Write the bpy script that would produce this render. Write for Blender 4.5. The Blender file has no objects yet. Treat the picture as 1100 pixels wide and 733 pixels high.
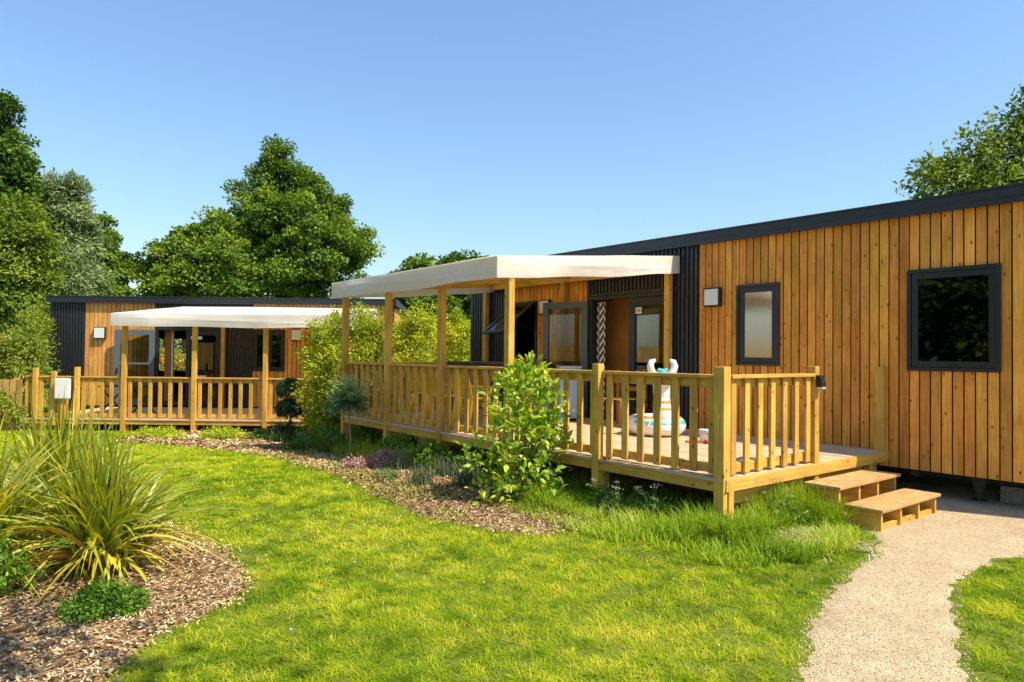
import bpy, bmesh, math, random
import numpy as np
from mathutils import Vector, Matrix
from mathutils.geometry import delaunay_2d_cdt

random.seed(7)
RNG = np.random.default_rng(11)
SC = bpy.context.scene
COL = SC.collection
PI = math.pi

# ------------------------------------------------------------------ frames
class Frame:
    def __init__(s, ox, oy, rot):
        s.ox, s.oy, s.rot = ox, oy, rot
        s.c, s.s = math.cos(rot), math.sin(rot)
    def w(s, x, y, z=0.0):
        return (s.ox + s.c * x - s.s * y, s.oy + s.s * x + s.c * y, z)
    def l(s, X, Y):
        dx, dy = X - s.ox, Y - s.oy
        return (s.c * dx + s.s * dy, -s.s * dx + s.c * dy)
YAW = 0.6793
FA = Frame(2.0704, 6.8425, YAW - PI / 2)      # near home: +x to the right along the deck, +y into the house
FB = Frame(0.0, 16.8, 0.0)                    # far home
FW = Frame(0.0, 0.0, 0.0)

BASE = {}
def tag(o, label, cat, group=None, kind=None):
    if label: o['label'] = label
    if cat: o['category'] = cat
    if group: o['group'] = group
    if kind: o['kind'] = kind
    return o
def thing(name, label, cat, frame=FW, base=(0, 0, 0), group=None, rot=0.0):
    o = bpy.data.objects.new(name, None)
    COL.objects.link(o)
    o.empty_display_size = 0.1
    o.location = frame.w(*base)
    o.rotation_euler = (0, 0, frame.rot + rot)
    BASE[o.name] = base
    return tag(o, label, cat, group)
def link_mesh(name, me, mat, parent=None, kind=None):
    o = bpy.data.objects.new(name, me)
    COL.objects.link(o)
    if mat is not None: me.materials.append(mat)
    if parent is not None: o.parent = parent
    if kind: o['kind'] = kind
    return o
def dup(root, loc, rotz=None, label=None, group=None, scale=None):
    r = root.copy(); COL.objects.link(r); r.location = loc
    if rotz is not None: r.rotation_euler = (0, 0, rotz)
    if scale is not None: r.scale = (scale,) * 3
    if label: r['label'] = label
    if group: r['group'] = group
    for ch in list(root.children):
        c = ch.copy(); COL.objects.link(c); c.parent = r
        for g in list(ch.children):
            d = g.copy(); COL.objects.link(d); d.parent = c
    return r

# ------------------------------------------------------------------ mesh builder
class MB:
    def __init__(s): s.v, s.f = [], []
    def _add(s, vs, fs):
        n = len(s.v); s.v += [tuple(p) for p in vs]; s.f += [tuple(i + n for i in f) for f in fs]; return s
    def box(s, x0, x1, y0, y1, z0, z1):
        if x0 > x1: x0, x1 = x1, x0
        if y0 > y1: y0, y1 = y1, y0
        if z0 > z1: z0, z1 = z1, z0
        return s._add([(x0,y0,z0),(x1,y0,z0),(x1,y1,z0),(x0,y1,z0),(x0,y0,z1),(x1,y0,z1),(x1,y1,z1),(x0,y1,z1)],
                      [(0,3,2,1),(4,5,6,7),(0,1,5,4),(1,2,6,5),(2,3,7,6),(3,0,4,7)])
    def obox(s, c, size, M):
        hx, hy, hz = (d / 2 for d in size); c = Vector(c)
        vs = [c + M @ Vector((a*hx, b*hy, e*hz)) for e in (-1,1) for a, b in ((-1,-1),(1,-1),(1,1),(-1,1))]
        return s._add(vs, [(0,3,2,1),(4,5,6,7),(0,1,5,4),(1,2,6,5),(2,3,7,6),(3,0,4,7)])
    def bar(s, p0, p1, w, h, up=(0,0,1)):
        p0, p1 = Vector(p0), Vector(p1); d = (p1 - p0); L = d.length; d.normalize()
        up = Vector(up); sx = d.cross(up).normalized(); uz = sx.cross(d)
        M = Matrix((sx, d, uz)).transposed()
        return s.obox((p0 + p1) / 2, (w, L, h), M)
    def tube(s, pts, rad, n=8, cap=True):
        pts = [Vector(p) for p in pts]
        if not hasattr(rad, '__len__'): rad = [rad] * len(pts)
        n0 = len(s.v); prev = None
        for i, p in enumerate(pts):
            d = (pts[min(i+1, len(pts)-1)] - pts[max(i-1, 0)]).normalized()
            a = prev if prev is not None else (Vector((1,0,0)) if abs(d.x) < .9 else Vector((0,1,0)))
            a = (a - d * a.dot(d)).normalized(); b = d.cross(a); prev = a
            for k in range(n):
                t = 2 * PI * k / n
                s.v.append(tuple(p + (a * math.cos(t) + b * math.sin(t)) * rad[i]))
        for i in range(len(pts) - 1):
            for k in range(n):
                k2 = (k + 1) % n
                s.f.append((n0 + i*n + k, n0 + i*n + k2, n0 + (i+1)*n + k2, n0 + (i+1)*n + k))
        if cap:
            s.f.append(tuple(n0 + k for k in reversed(range(n))))
            s.f.append(tuple(n0 + (len(pts)-1)*n + k for k in range(n)))
        return s
    def lathe(s, prof, c=(0,0,0), n=20):
        n0 = len(s.v)
        for r, z in prof:
            for k in range(n):
                t = 2*PI*k/n; s.v.append((c[0] + r*math.cos(t), c[1] + r*math.sin(t), c[2] + z))
        for i in range(len(prof)-1):
            for k in range(n):
                k2 = (k+1) % n
                s.f.append((n0+i*n+k, n0+i*n+k2, n0+(i+1)*n+k2, n0+(i+1)*n+k))
        s.f.append(tuple(n0+k for k in reversed(range(n)))); s.f.append(tuple(n0+(len(prof)-1)*n+k for k in range(n)))
        return s
    def ball(s, c, r, n=16, m=10):
        r = r if hasattr(r, '__len__') else (r, r, r); n0 = len(s.v)
        for i in range(1, m):
            ph = PI * i / m
            for k in range(n):
                t = 2*PI*k/n
                s.v.append((c[0]+r[0]*math.sin(ph)*math.cos(t), c[1]+r[1]*math.sin(ph)*math.sin(t), c[2]-r[2]*math.cos(ph)))
        b = len(s.v); s.v.append((c[0],c[1],c[2]-r[2])); s.v.append((c[0],c[1],c[2]+r[2]))
        for i in range(m-2):
            for k in range(n):
                k2=(k+1)%n; s.f.append((n0+i*n+k, n0+i*n+k2, n0+(i+1)*n+k2, n0+(i+1)*n+k))
        for k in range(n):
            k2=(k+1)%n; s.f.append((b, n0+k2, n0+k)); s.f.append((b+1, n0+(m-2)*n+k, n0+(m-2)*n+k2))
        return s
    def build(s, name, mat, parent=None, bevel=0.0, smooth=False, kind=None, label=None):
        b = BASE.get(parent.name, (0,0,0)) if parent is not None else (0,0,0)
        if parent is not None and parent.name not in BASE and parent.parent is not None:
            b = BASE.get(parent.parent.name, (0,0,0))
        me = bpy.data.meshes.new(name)
        me.from_pydata([(p[0]-b[0], p[1]-b[1], p[2]-b[2]) for p in s.v], [], s.f)
        me.update()
        if smooth:
            me.polygons.foreach_set('use_smooth', [True]*len(me.polygons))
        o = link_mesh(name, me, mat, parent, kind)
        if label: o['label'] = label
        if bevel:
            m = o.modifiers.new('bevel', 'BEVEL'); m.width = bevel; m.segments = 2; m.limit_method = 'ANGLE'; m.angle_limit = math.radians(40)
        return o

def np_mesh(name, verts, faces_flat, sizes, mat, parent=None, kind=None, tint=None, smooth=False):
    """numpy mesh: verts (N,3), flat loop indices, face sizes"""
    me = bpy.data.meshes.new(name)
    nf = len(sizes)
    me.vertices.add(len(verts)); me.vertices.foreach_set('co', np.ascontiguousarray(verts, dtype=np.float32).ravel())
    me.loops.add(len(faces_flat)); me.loops.foreach_set('vertex_index', np.ascontiguousarray(faces_flat, dtype=np.int32))
    st = np.zeros(nf, dtype=np.int32); st[1:] = np.cumsum(sizes)[:-1]
    me.polygons.add(nf); me.polygons.foreach_set('loop_start', st)
    if smooth: me.polygons.foreach_set('use_smooth', np.ones(nf, dtype=bool))
    me.update(calc_edges=True)
    if tint is not None:
        a = me.attributes.new('tint', 'FLOAT', 'FACE'); a.data.foreach_set('value', np.ascontiguousarray(tint, dtype=np.float32))
    return link_mesh(name, me, mat, parent, kind)

# ------------------------------------------------------------------ noise and terrain
_H = np.random.default_rng(5).random((256, 256))
def vnoise(x, y, sc=1.0):
    x = np.asarray(x, dtype=float) * sc + 37.3; y = np.asarray(y, dtype=float) * sc + 91.7
    xi = np.floor(x).astype(int); yi = np.floor(y).astype(int); fx = x - xi; fy = y - yi
    fx = fx*fx*(3-2*fx); fy = fy*fy*(3-2*fy)
    g = lambda a, b: _H[a % 256, b % 256]
    return (g(xi,yi)*(1-fx) + g(xi+1,yi)*fx)*(1-fy) + (g(xi,yi+1)*(1-fx) + g(xi+1,yi+1)*fx)*fy
def sstep(t):
    t = np.clip(t, 0, 1); return t*t*(3-2*t)
def zt(x, y):
    x = np.asarray(x, dtype=float); y = np.asarray(y, dtype=float)
    near = np.clip(1 - (np.hypot(x, y) - 14) / 20, 0, 1)
    return -0.24 * sstep((y - 9.5) / 6.0) * sstep((3.0 - x) / 3.0) + 0.03 * (vnoise(x, y, .55) - .5) * near
def in_poly(x, y, poly):
    x = np.asarray(x); y = np.asarray(y); r = np.zeros(x.shape, bool); n = len(poly)
    for i in range(n):
        x0, y0 = poly[i]; x1, y1 = poly[(i+1) % n]
        c = ((y0 > y) != (y1 > y))
        with np.errstate(divide='ignore', invalid='ignore'):
            r ^= c & (x < (x1-x0)*(y-y0)/(y1-y0 if y1 != y0 else 1e-12) + x0)
    return r
def smooth_poly(pts, step=0.06, wob=0.05, seed=0):
    """closed Catmull-Rom through the points, resampled, with a wobbly edge"""
    P = np.array(pts, float); n = len(P); out = []
    for i in range(n):
        p0, p1, p2, p3 = P[i-1], P[i], P[(i+1) % n], P[(i+2) % n]
        k = max(2, int(np.linalg.norm(p2-p1)/step))
        for t in np.arange(k)/k:
            out.append(.5*((2*p1)+(-p0+p2)*t+(2*p0-5*p1+4*p2-p3)*t*t+(-p0+3*p1-3*p2+p3)*t**3))
    out = np.array(out)
    dx = vnoise(out[:,0]+seed, out[:,1], 3.0)-.5 + .6*(vnoise(out[:,0], out[:,1]+seed, 9.0)-.5)
    dy = vnoise(out[:,0]-seed, out[:,1]+9, 3.0)-.5 + .6*(vnoise(out[:,0]+4, out[:,1]-seed, 9.0)-.5)
    out[:,0] += wob*2*dx; out[:,1] += wob*2*dy
    return out
def sheet(name, poly, dz, grid, mat):
    x0, y0 = poly.min(0); x1, y1 = poly.max(0)
    gx, gy = np.meshgrid(np.arange(x0, x1, grid), np.arange(y0, y1, grid))
    gx = gx.ravel(); gy = gy.ravel(); m = in_poly(gx, gy, poly)
    inner = np.c_[gx[m], gy[m]]
    d = np.min(np.hypot(inner[:,None,0]-poly[None,::2,0], inner[:,None,1]-poly[None,::2,1]), axis=1)
    inner = inner[d > grid*.5]
    vs = [Vector(p) for p in poly] + [Vector(p) for p in inner]
    n = len(poly)
    res = delaunay_2d_cdt(vs, [(i, (i+1) % n) for i in range(n)], [], 1, 1e-5)
    co = np.array([(v.x, v.y) for v in res[0]])
    rim = np.array([any(k < n for k in o) for o in res[3]])
    z = zt(co[:,0], co[:,1]) + np.where(rim, -.015, dz)
    me = bpy.data.meshes.new(name)
    me.from_pydata(np.c_[co, z].tolist(), [], [tuple(f) for f in res[2]])
    me.update()
    for p in me.polygons:
        p.use_smooth = True
    if len(me.polygons) and me.polygons[0].normal.z < 0: me.flip_normals()
    return link_mesh(name, me, mat, None, 'structure')

# ------------------------------------------------------------------ materials
def new_mat(name):
    m = bpy.data.materials.new(name); m.use_nodes = True
    nt = m.node_tree; b = nt.nodes['Principled BSDF']
    return m, nt, b
def N(nt, t, **kw):
    n = nt.nodes.new(t)
    for k, v in kw.items():
        if k in n.inputs: n.inputs[k].default_value = v
        else: setattr(n, k, v)
    return n
def c4(c): return (c[0], c[1], c[2], 1.0)
def L(nt, a, b): nt.links.new(a, b)
def ramp(nt, stops):
    r = N(nt, 'ShaderNodeValToRGB'); e = r.color_ramp.elements
    e[0].position, e[0].color = stops[0][0], c4(stops[0][1]); e[1].position, e[1].color = stops[-1][0], c4(stops[-1][1])
    for p, c in stops[1:-1]:
        q = e.new(p); q.color = c4(c)
    return r
def simple(name, col, rough=.6, spec=.5, metal=0.0, noise=0.0, nscale=30, bump=0.0):
    m, nt, b = new_mat(name)
    b.inputs['Base Color'].default_value = c4(col); b.inputs['Roughness'].default_value = rough
    b.inputs['Specular IOR Level'].default_value = spec; b.inputs['Metallic'].default_value = metal
    if noise or bump:
        tc = N(nt, 'ShaderNodeTexCoord'); n = N(nt, 'ShaderNodeTexNoise', Scale=nscale, Detail=5.0, Roughness=.6)
        L(nt, tc.outputs['Object'], n.inputs['Vector'])
        if noise:
            r = ramp(nt, [(.3, [c*(1-noise) for c in col]), (.7, [min(1, c*(1+noise)) for c in col])])
            L(nt, n.outputs['Fac'], r.inputs['Fac']); L(nt, r.outputs['Color'], b.inputs['Base Color'])
        if bump:
            bp = N(nt, 'ShaderNodeBump', Strength=bump, Distance=.01); L(nt, n.outputs['Fac'], bp.inputs['Height']); L(nt, bp.outputs['Normal'], b.inputs['Normal'])
    return m
def wood(name, stops, axis='z', rough=.65, knots=True, var=.25, grain=55, weather=None):
    """boards: per-board tone, long grain along an axis, small dark knots"""
    m, nt, b = new_mat(name)
    tc = N(nt, 'ShaderNodeTexCoord'); geo = N(nt, 'ShaderNodeNewGeometry'); oi = N(nt, 'ShaderNodeObjectInfo')
    add = N(nt, 'ShaderNodeMath', operation='ADD'); L(nt, geo.outputs['Random Per Island'], add.inputs[0]); L(nt, oi.outputs['Random'], add.inputs[1])
    off = N(nt, 'ShaderNodeVectorMath', operation='SCALE'); off.inputs[0].default_value = (7.3, 5.1, 11.7); L(nt, add.outputs[0], off.inputs['Scale'])
    va = N(nt, 'ShaderNodeVectorMath', operation='ADD'); L(nt, tc.outputs['Object'], va.inputs[0]); L(nt, off.outputs[0], va.inputs[1])
    sc = {'z': (1, 1, .045), 'x': (.045, 1, 1), 'y': (1, .045, 1)}[axis]
    mp = N(nt, 'ShaderNodeMapping'); mp.inputs['Scale'].default_value = sc; L(nt, va.outputs[0], mp.inputs['Vector'])
    n1 = N(nt, 'ShaderNodeTexNoise', Scale=float(grain), Detail=6.0, Roughness=.65, Distortion=.6); L(nt, mp.outputs[0], n1.inputs['Vector'])
    r = ramp(nt, stops); L(nt, n1.outputs['Fac'], r.inputs['Fac'])
    # per-board value shift
    hs = N(nt, 'ShaderNodeHueSaturation'); L(nt, r.outputs['Color'], hs.inputs['Color'])
    fr = N(nt, 'ShaderNodeMath', operation='FRACT'); L(nt, add.outputs[0], fr.inputs[0])
    mr = N(nt, 'ShaderNodeMapRange'); mr.inputs['To Min'].default_value = 1-var; mr.inputs['To Max'].default_value = 1+var; L(nt, fr.outputs[0], mr.inputs['Value']); L(nt, mr.outputs[0], hs.inputs['Value'])
    mh = N(nt, 'ShaderNodeMath', operation='MULTIPLY'); mh.inputs[1].default_value = 7.77; L(nt, add.outputs[0], mh.inputs[0])
    fr2 = N(nt, 'ShaderNodeMath', operation='FRACT'); L(nt, mh.outputs[0], fr2.inputs[0])
    mr2 = N(nt, 'ShaderNodeMapRange'); mr2.inputs['To Min'].default_value = .486; mr2.inputs['To Max'].default_value = .504; L(nt, fr2.outputs[0], mr2.inputs['Value']); L(nt, mr2.outputs[0], hs.inputs['Hue'])
    col = hs.outputs['Color']
    # blotches
    nb = N(nt, 'ShaderNodeTexNoise', Scale=2.2, Detail=4.0); L(nt, va.outputs[0], nb.inputs['Vector'])
    rb = ramp(nt, [(.3, (.72, .72, .72)), (.65, (1.08, 1.08, 1.08))]); L(nt, nb.outputs['Fac'], rb.inputs['Fac'])
    mb = N(nt, 'ShaderNodeMix', data_type='RGBA', blend_type='MULTIPLY'); mb.inputs[0].default_value = .8; L(nt, col, mb.inputs[6]); L(nt, rb.outputs['Color'], mb.inputs[7]); col = mb.outputs[2]
    if weather:
        nw = N(nt, 'ShaderNodeTexNoise', Scale=5.0, Detail=6.0, Roughness=.7); L(nt, va.outputs[0], nw.inputs['Vector'])
        rw = ramp(nt, [(.42, (0,0,0)), (.68, (1,1,1))]); L(nt, nw.outputs['Fac'], rw.inputs['Fac'])
        mw = N(nt, 'ShaderNodeMix', data_type='RGBA'); L(nt, rw.outputs['Color'], mw.inputs[0]); L(nt, col, mw.inputs[6]); mw.inputs[7].default_value = c4(weather); col = mw.outputs[2]
    if knots:
        sk = {'z': (10, 10, 5.5), 'x': (5.5, 10, 10), 'y': (10, 5.5, 10)}[axis]
        mk = N(nt, 'ShaderNodeMapping'); mk.inputs['Scale'].default_value = sk; L(nt, va.outputs[0], mk.inputs['Vector'])
        vo = N(nt, 'ShaderNodeTexVoronoi', Scale=1.0); L(nt, mk.outputs[0], vo.inputs['Vector'])
        rk = ramp(nt, [(.06, (1, 1, 1)), (.11, (.45, .45, .45)), (.18, (0, 0, 0))]); L(nt, vo.outputs['Distance'], rk.inputs['Fac'])
        mx = N(nt, 'ShaderNodeMix', data_type='RGBA'); L(nt, rk.outputs['Color'], mx.inputs[0]); L(nt, col, mx.inputs[6]); mx.inputs[7].default_value = c4([c*.34 for c in stops[0][1]]); col = mx.outputs[2]
    L(nt, col, b.inputs['Base Color'])
    b.inputs['Roughness'].default_value = rough; b.inputs['Specular IOR Level'].default_value = .18
    bp = N(nt, 'ShaderNodeBump', Strength=.25, Distance=.004); L(nt, n1.outputs['Fac'], bp.inputs['Height']); L(nt, bp.outputs['Normal'], b.inputs['Normal'])
    return m
def leafmat(name, stops, trans=.35, rough=.5, spec=.3):
    m, nt, b = new_mat(name)
    at = N(nt, 'ShaderNodeAttribute', attribute_name='tint')
    r = ramp(nt, stops); L(nt, at.outputs['Fac'], r.inputs['Fac'])
    L(nt, r.outputs['Color'], b.inputs['Base Color']); b.inputs['Roughness'].default_value = rough; b.inputs['Specular IOR Level'].default_value = spec
    out = nt.nodes['Material Output']
    if trans > 0:
        tr = N(nt, 'ShaderNodeBsdfTranslucent'); hs = N(nt, 'ShaderNodeHueSaturation', Saturation=1.15, Value=1.25); hs.inputs['Hue'].default_value = .485
        L(nt, r.outputs['Color'], hs.inputs['Color']); L(nt, hs.outputs['Color'], tr.inputs['Color'])
        mx = N(nt, 'ShaderNodeMixShader'); mx.inputs[0].default_value = trans
        L(nt, b.outputs[0], mx.inputs[1]); L(nt, tr.outputs[0], mx.inputs[2]); L(nt, mx.outputs[0], out.inputs['Surface'])
    return m
def glassmat(name, tint=(.75,.8,.78), rough=0.0, boost=1.0):
    m, nt, b = new_mat(name); nt.nodes.remove(b); out = nt.nodes['Material Output']
    fr = N(nt, 'ShaderNodeFresnel', IOR=1.5)
    mu = N(nt, 'ShaderNodeMath', operation='MULTIPLY', use_clamp=True); mu.inputs[1].default_value = boost; L(nt, fr.outputs[0], mu.inputs[0])
    t = N(nt, 'ShaderNodeBsdfTransparent'); t.inputs['Color'].default_value = c4(tint)
    g = N(nt, 'ShaderNodeBsdfGlossy', Roughness=rough)
    mx = N(nt, 'ShaderNodeMixShader'); L(nt, mu.outputs[0], mx.inputs[0]); L(nt, t.outputs[0], mx.inputs[1]); L(nt, g.outputs[0], mx.inputs[2]); L(nt, mx.outputs[0], out.inputs['Surface'])
    return m

M = {}
M['larch'] = wood('larch_cladding', [(.28, (.58,.225,.03)), (.5, (.80,.355,.055)), (.73, (.90,.48,.10))], 'z', var=.23, weather=None)
M['larch2'] = wood('larch_cladding_far', [(.25, (.58,.27,.06)), (.5, (.72,.37,.09)), (.75, (.80,.45,.13))], 'z', var=.14)
P_ST = [(.28, (.43,.23,.035)), (.5, (.62,.365,.068)), (.72, (.76,.49,.125))]
M['pine_z'] = wood('treated_pine_upright', P_ST, 'z', var=.14)
M['pine_x'] = wood('treated_pine_long', P_ST, 'x', var=.12)
M['pine_y'] = wood('treated_pine_cross', P_ST, 'y', var=.12)
M['deck'] = wood('decking_pine', [(.25, (.42,.28,.14)), (.5, (.58,.42,.24)), (.75, (.68,.52,.33))], 'x', var=.14, rough=.75, weather=(.50,.40,.28))
M['tread'] = wood('step_pine', [(.25, (.30,.17,.05)), (.5, (.44,.27,.09)), (.75, (.52,.34,.14))], 'y', var=.1, rough=.75, weather=(.48,.34,.18))
M['panelwood'] = wood('interior_wood', [(.25, (.34,.15,.04)), (.5, (.48,.23,.065)), (.75, (.58,.30,.10))], 'z', knots=False, var=.1)
M['fencewood'] = wood('fence_pine', [(.25, (.38,.22,.06)), (.5, (.52,.33,.10)), (.75, (.60,.42,.16))], 'z', var=.2)
M['dark'] = simple('anthracite_steel', (.022,.025,.029), .42, .5, noise=.12, nscale=8)
M['dark_shadowgap'] = simple('breather_membrane', (.012,.011,.010), .9, .1)
M['frame'] = simple('anthracite_frame', (.018,.021,.025), .32, .5)
M['canvas'] = None
M['glass'] = glassmat('window_glass', (.78,.82,.80), boost=1.5)
M['glass_dim'] = glassmat('shaded_glass', (.45,.48,.47), boost=1.25)
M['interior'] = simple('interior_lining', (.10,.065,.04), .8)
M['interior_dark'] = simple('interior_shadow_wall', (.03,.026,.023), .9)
M['white'] = simple('white_plastic', (.78,.78,.76), .4)
M['black'] = simple('black_metal', (.012,.012,.013), .4)
M['concrete'] = simple('concrete_block', (.27,.25,.22), .9, .2, noise=.35, nscale=25, bump=.5)
M['steel'] = simple('chassis_steel', (.05,.05,.05), .6, noise=.3, nscale=12)
def canvas_mat():
    m, nt, b = new_mat('awning_canvas')
    b.inputs['Base Color'].default_value = (.80, .755, .68, 1); b.inputs['Roughness'].default_value = .75; b.inputs['Specular IOR Level'].default_value = .15
    tc = N(nt, 'ShaderNodeTexCoord'); n = N(nt, 'ShaderNodeTexNoise', Scale=6.0, Detail=4.0); L(nt, tc.outputs['Object'], n.inputs['Vector'])
    r = ramp(nt, [(.3, (.84,.825,.785)), (.65, (.88,.87,.84))]); L(nt, n.outputs['Fac'], r.inputs['Fac']); L(nt, r.outputs['Color'], b.inputs['Base Color'])
    bp = N(nt, 'ShaderNodeBump', Strength=.25, Distance=.03); L(nt, n.outputs['Fac'], bp.inputs['Height']); L(nt, bp.outputs['Normal'], b.inputs['Normal'])
    tr = N(nt, 'ShaderNodeBsdfTranslucent'); tr.inputs['Color'].default_value = (.90, .82, .68, 1)
    mx = N(nt, 'ShaderNodeMixShader'); mx.inputs[0].default_value = .50
    L(nt, b.outputs[0], mx.inputs[1]); L(nt, tr.outputs[0], mx.inputs[2]); L(nt, mx.outputs[0], nt.nodes['Material Output'].inputs['Surface'])
    return m
M['canvas'] = canvas_mat()
def frosted():
    m, nt, b = new_mat('frosted_pane')
    b.inputs['Base Color'].default_value = (.14, .115, .085, 1); b.inputs['Roughness'].default_value = .16; b.inputs['Specular IOR Level'].default_value = .9
    tc = N(nt, 'ShaderNodeTexCoord'); n = N(nt, 'ShaderNodeTexNoise', Scale=90.0, Detail=2.0); L(nt, tc.outputs['Object'], n.inputs['Vector'])
    bp = N(nt, 'ShaderNodeBump', Strength=.12, Distance=.003); L(nt, n.outputs['Fac'], bp.inputs['Height']); L(nt, bp.outputs['Normal'], b.inputs['Normal'])
    gl = N(nt, 'ShaderNodeBsdfGlossy', Roughness=.07); gl.inputs['Color'].default_value = (.85, .82, .76, 1); L(nt, bp.outputs['Normal'], gl.inputs['Normal'])
    mx = N(nt, 'ShaderNodeMixShader'); mx.inputs[0].default_value = .34
    L(nt, b.outputs[0], mx.inputs[1]); L(nt, gl.outputs[0], mx.inputs[2]); L(nt, mx.outputs[0], nt.nodes['Material Output'].inputs['Surface'])
    return m
M['frosted'] = frosted()
SUN_E, SKY_S, SKY_DUST, SKY_OZ, EXPO = 3.5, .096, 1.0, 8.0, 1.1
# ================================================================== buildings
def ring(mb, x0, x1, z0, z1, w, y0, y1, wb=None):
    wb = w if wb is None else wb
    mb.box(x0, x0+w, y0, y1, z0, z1); mb.box(x1-w, x1, y0, y1, z0, z1)
    mb.box(x0+w, x1-w, y0, y1, z1-w, z1); mb.box(x0+w, x1-w, y0, y1, z0, z0+wb)
    return mb
def pieces(x0, x1, z0, z1, ops):
    """the rectangle minus the openings, as rectangles"""
    xs = sorted({x0, x1} | {min(max(o[k], x0), x1) for o in ops for k in (0, 1)})
    out = []
    for a, b in zip(xs, xs[1:]):
        if b - a < 1e-4: continue
        c = (a+b)/2; cur = [(z0, z1)]
        for o in ops:
            if o[0] < c < o[1]:
                nxt = []
                for p, q in cur:
                    if o[2] > p: nxt.append((p, min(q, o[2])))
                    if o[3] < q: nxt.append((max(p, o[3]), q))
                cur = [t for t in nxt if t[1]-t[0] > .005]
        out += [(a, b, p, q) for p, q in cur]
    return out
def boards(mb, x0, x1, z0, z1, ops, pitch, gap, put, th=.02, jit=.003):
    n = max(1, round((x1-x0)/pitch)); p = (x1-x0)/n
    for i in range(n):
        a, b = x0+i*p+gap/2, x0+(i+1)*p-gap/2
        j = random.uniform(0, jit)
        for r in pieces(a, b, z0, z1, ops):
            put(mb, r[0], r[1], r[2], r[3], -j, th-j)
def put_front(yf):
    return lambda mb, a, b, p, q, d0, d1: mb.box(a, b, yf+d0, yf+d1, p, q)
def put_end(xf, sgn):
    return lambda mb, a, b, p, q, d0, d1: mb.box(xf-sgn*d0, xf-sgn*d1, a, b, p, q)
def ribs(mb, x0, x1, z0, z1, ops, pitch, put):
    n = max(1, round((x1-x0)/pitch)); p = (x1-x0)/n
    for r in pieces(x0, x1, z0, z1, ops): put(mb, r[0], r[1], r[2], r[3], .012, .03)
    for i in range(n):
        for r in pieces(x0+i*p+p*.28, x0+i*p+p*.80, z0, z1, ops): put(mb, r[0], r[1], r[2]+.002, r[3]-.002, -.014, .0118)
def xform(mb, Mx, start=0):
    for i in range(start, len(mb.v)): mb.v[i] = tuple(Mx @ Vector(mb.v[i]))
    return mb
def window(parent, x0, x1, z0, z1, yf, pane='glass', blind=False, split=None):
    fr = ring(MB(), x0, x1, z0, z1, .045, yf-.035, yf+.06).build('window', M['frame'], parent, .004)
    parts = [(x0+.047, x1-.047)] if split is None else [(x0+.047, split), (split+.002, x1-.047)]
    for a, b in parts:
        ring(MB(), a, b, z0+.047, z1-.047, .075, yf-.018, yf+.035).build('sash', M['frame'], fr, .004)
        MB().box(a+.07, b-.07, yf+.004, yf+.01, z0+.117, z1-.117).build('pane', M[pane], fr)
    if blind:
        MB().box(x0+.13, x1-.13, yf+.03, yf+.07, z1-.26, z1-.125).build('blind_box', M['blind'], fr, .005)
        for t in (.3, .72): MB().box(x0+(x1-x0)*t-.02, x0+(x1-x0)*t+.02, yf+.03, yf+.06, z1-.285, z1-.262).build('blind_clip', M['frame'], fr)
    MB().box((x0+x1)/2-.05+ (0 if split is None else .1), (x0+x1)/2+.05+(0 if split is None else .1), yf-.03, yf-.0182, z0+.07, z0+.09).build('handle', M['black'], fr)
    return fr
def wall_lamp(parent, x, z, yf, s=.30):
    h = s/2
    lamp = MB().box(x-h, x+h, yf-.085, yf-.012, z-h, z+h).build('wall_lamp', M['frame'], parent, .006)
    MB().box(x-h+.025, x+h-.025, yf-.094, yf-.0852, z-h+.025, z+h-.025).build('diffuser', M['white'], lamp, .003)
def leaf(mb, w, z0, z1, fw=.12, th=.055, bot=.16, mid=None):
    """a door leaf with its hinge at x=0, running to x=w; front is -y"""
    ring(mb, 0, w, z0, z1, fw, -th/2, th/2, bot)
    if mid: mb.box(fw, w-fw, -th/2+.004, th/2-.004, mid-.03, mid+.03)
    return mb
M['leaf_lit'] = simple('anthracite_lit_near', (.09,.115,.14), .2)  # anthracite leaf made paler: its sunlit look is put into the colour
M['blind'] = simple('roller_blind_box', (.10,.12,.13), .4)

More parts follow.
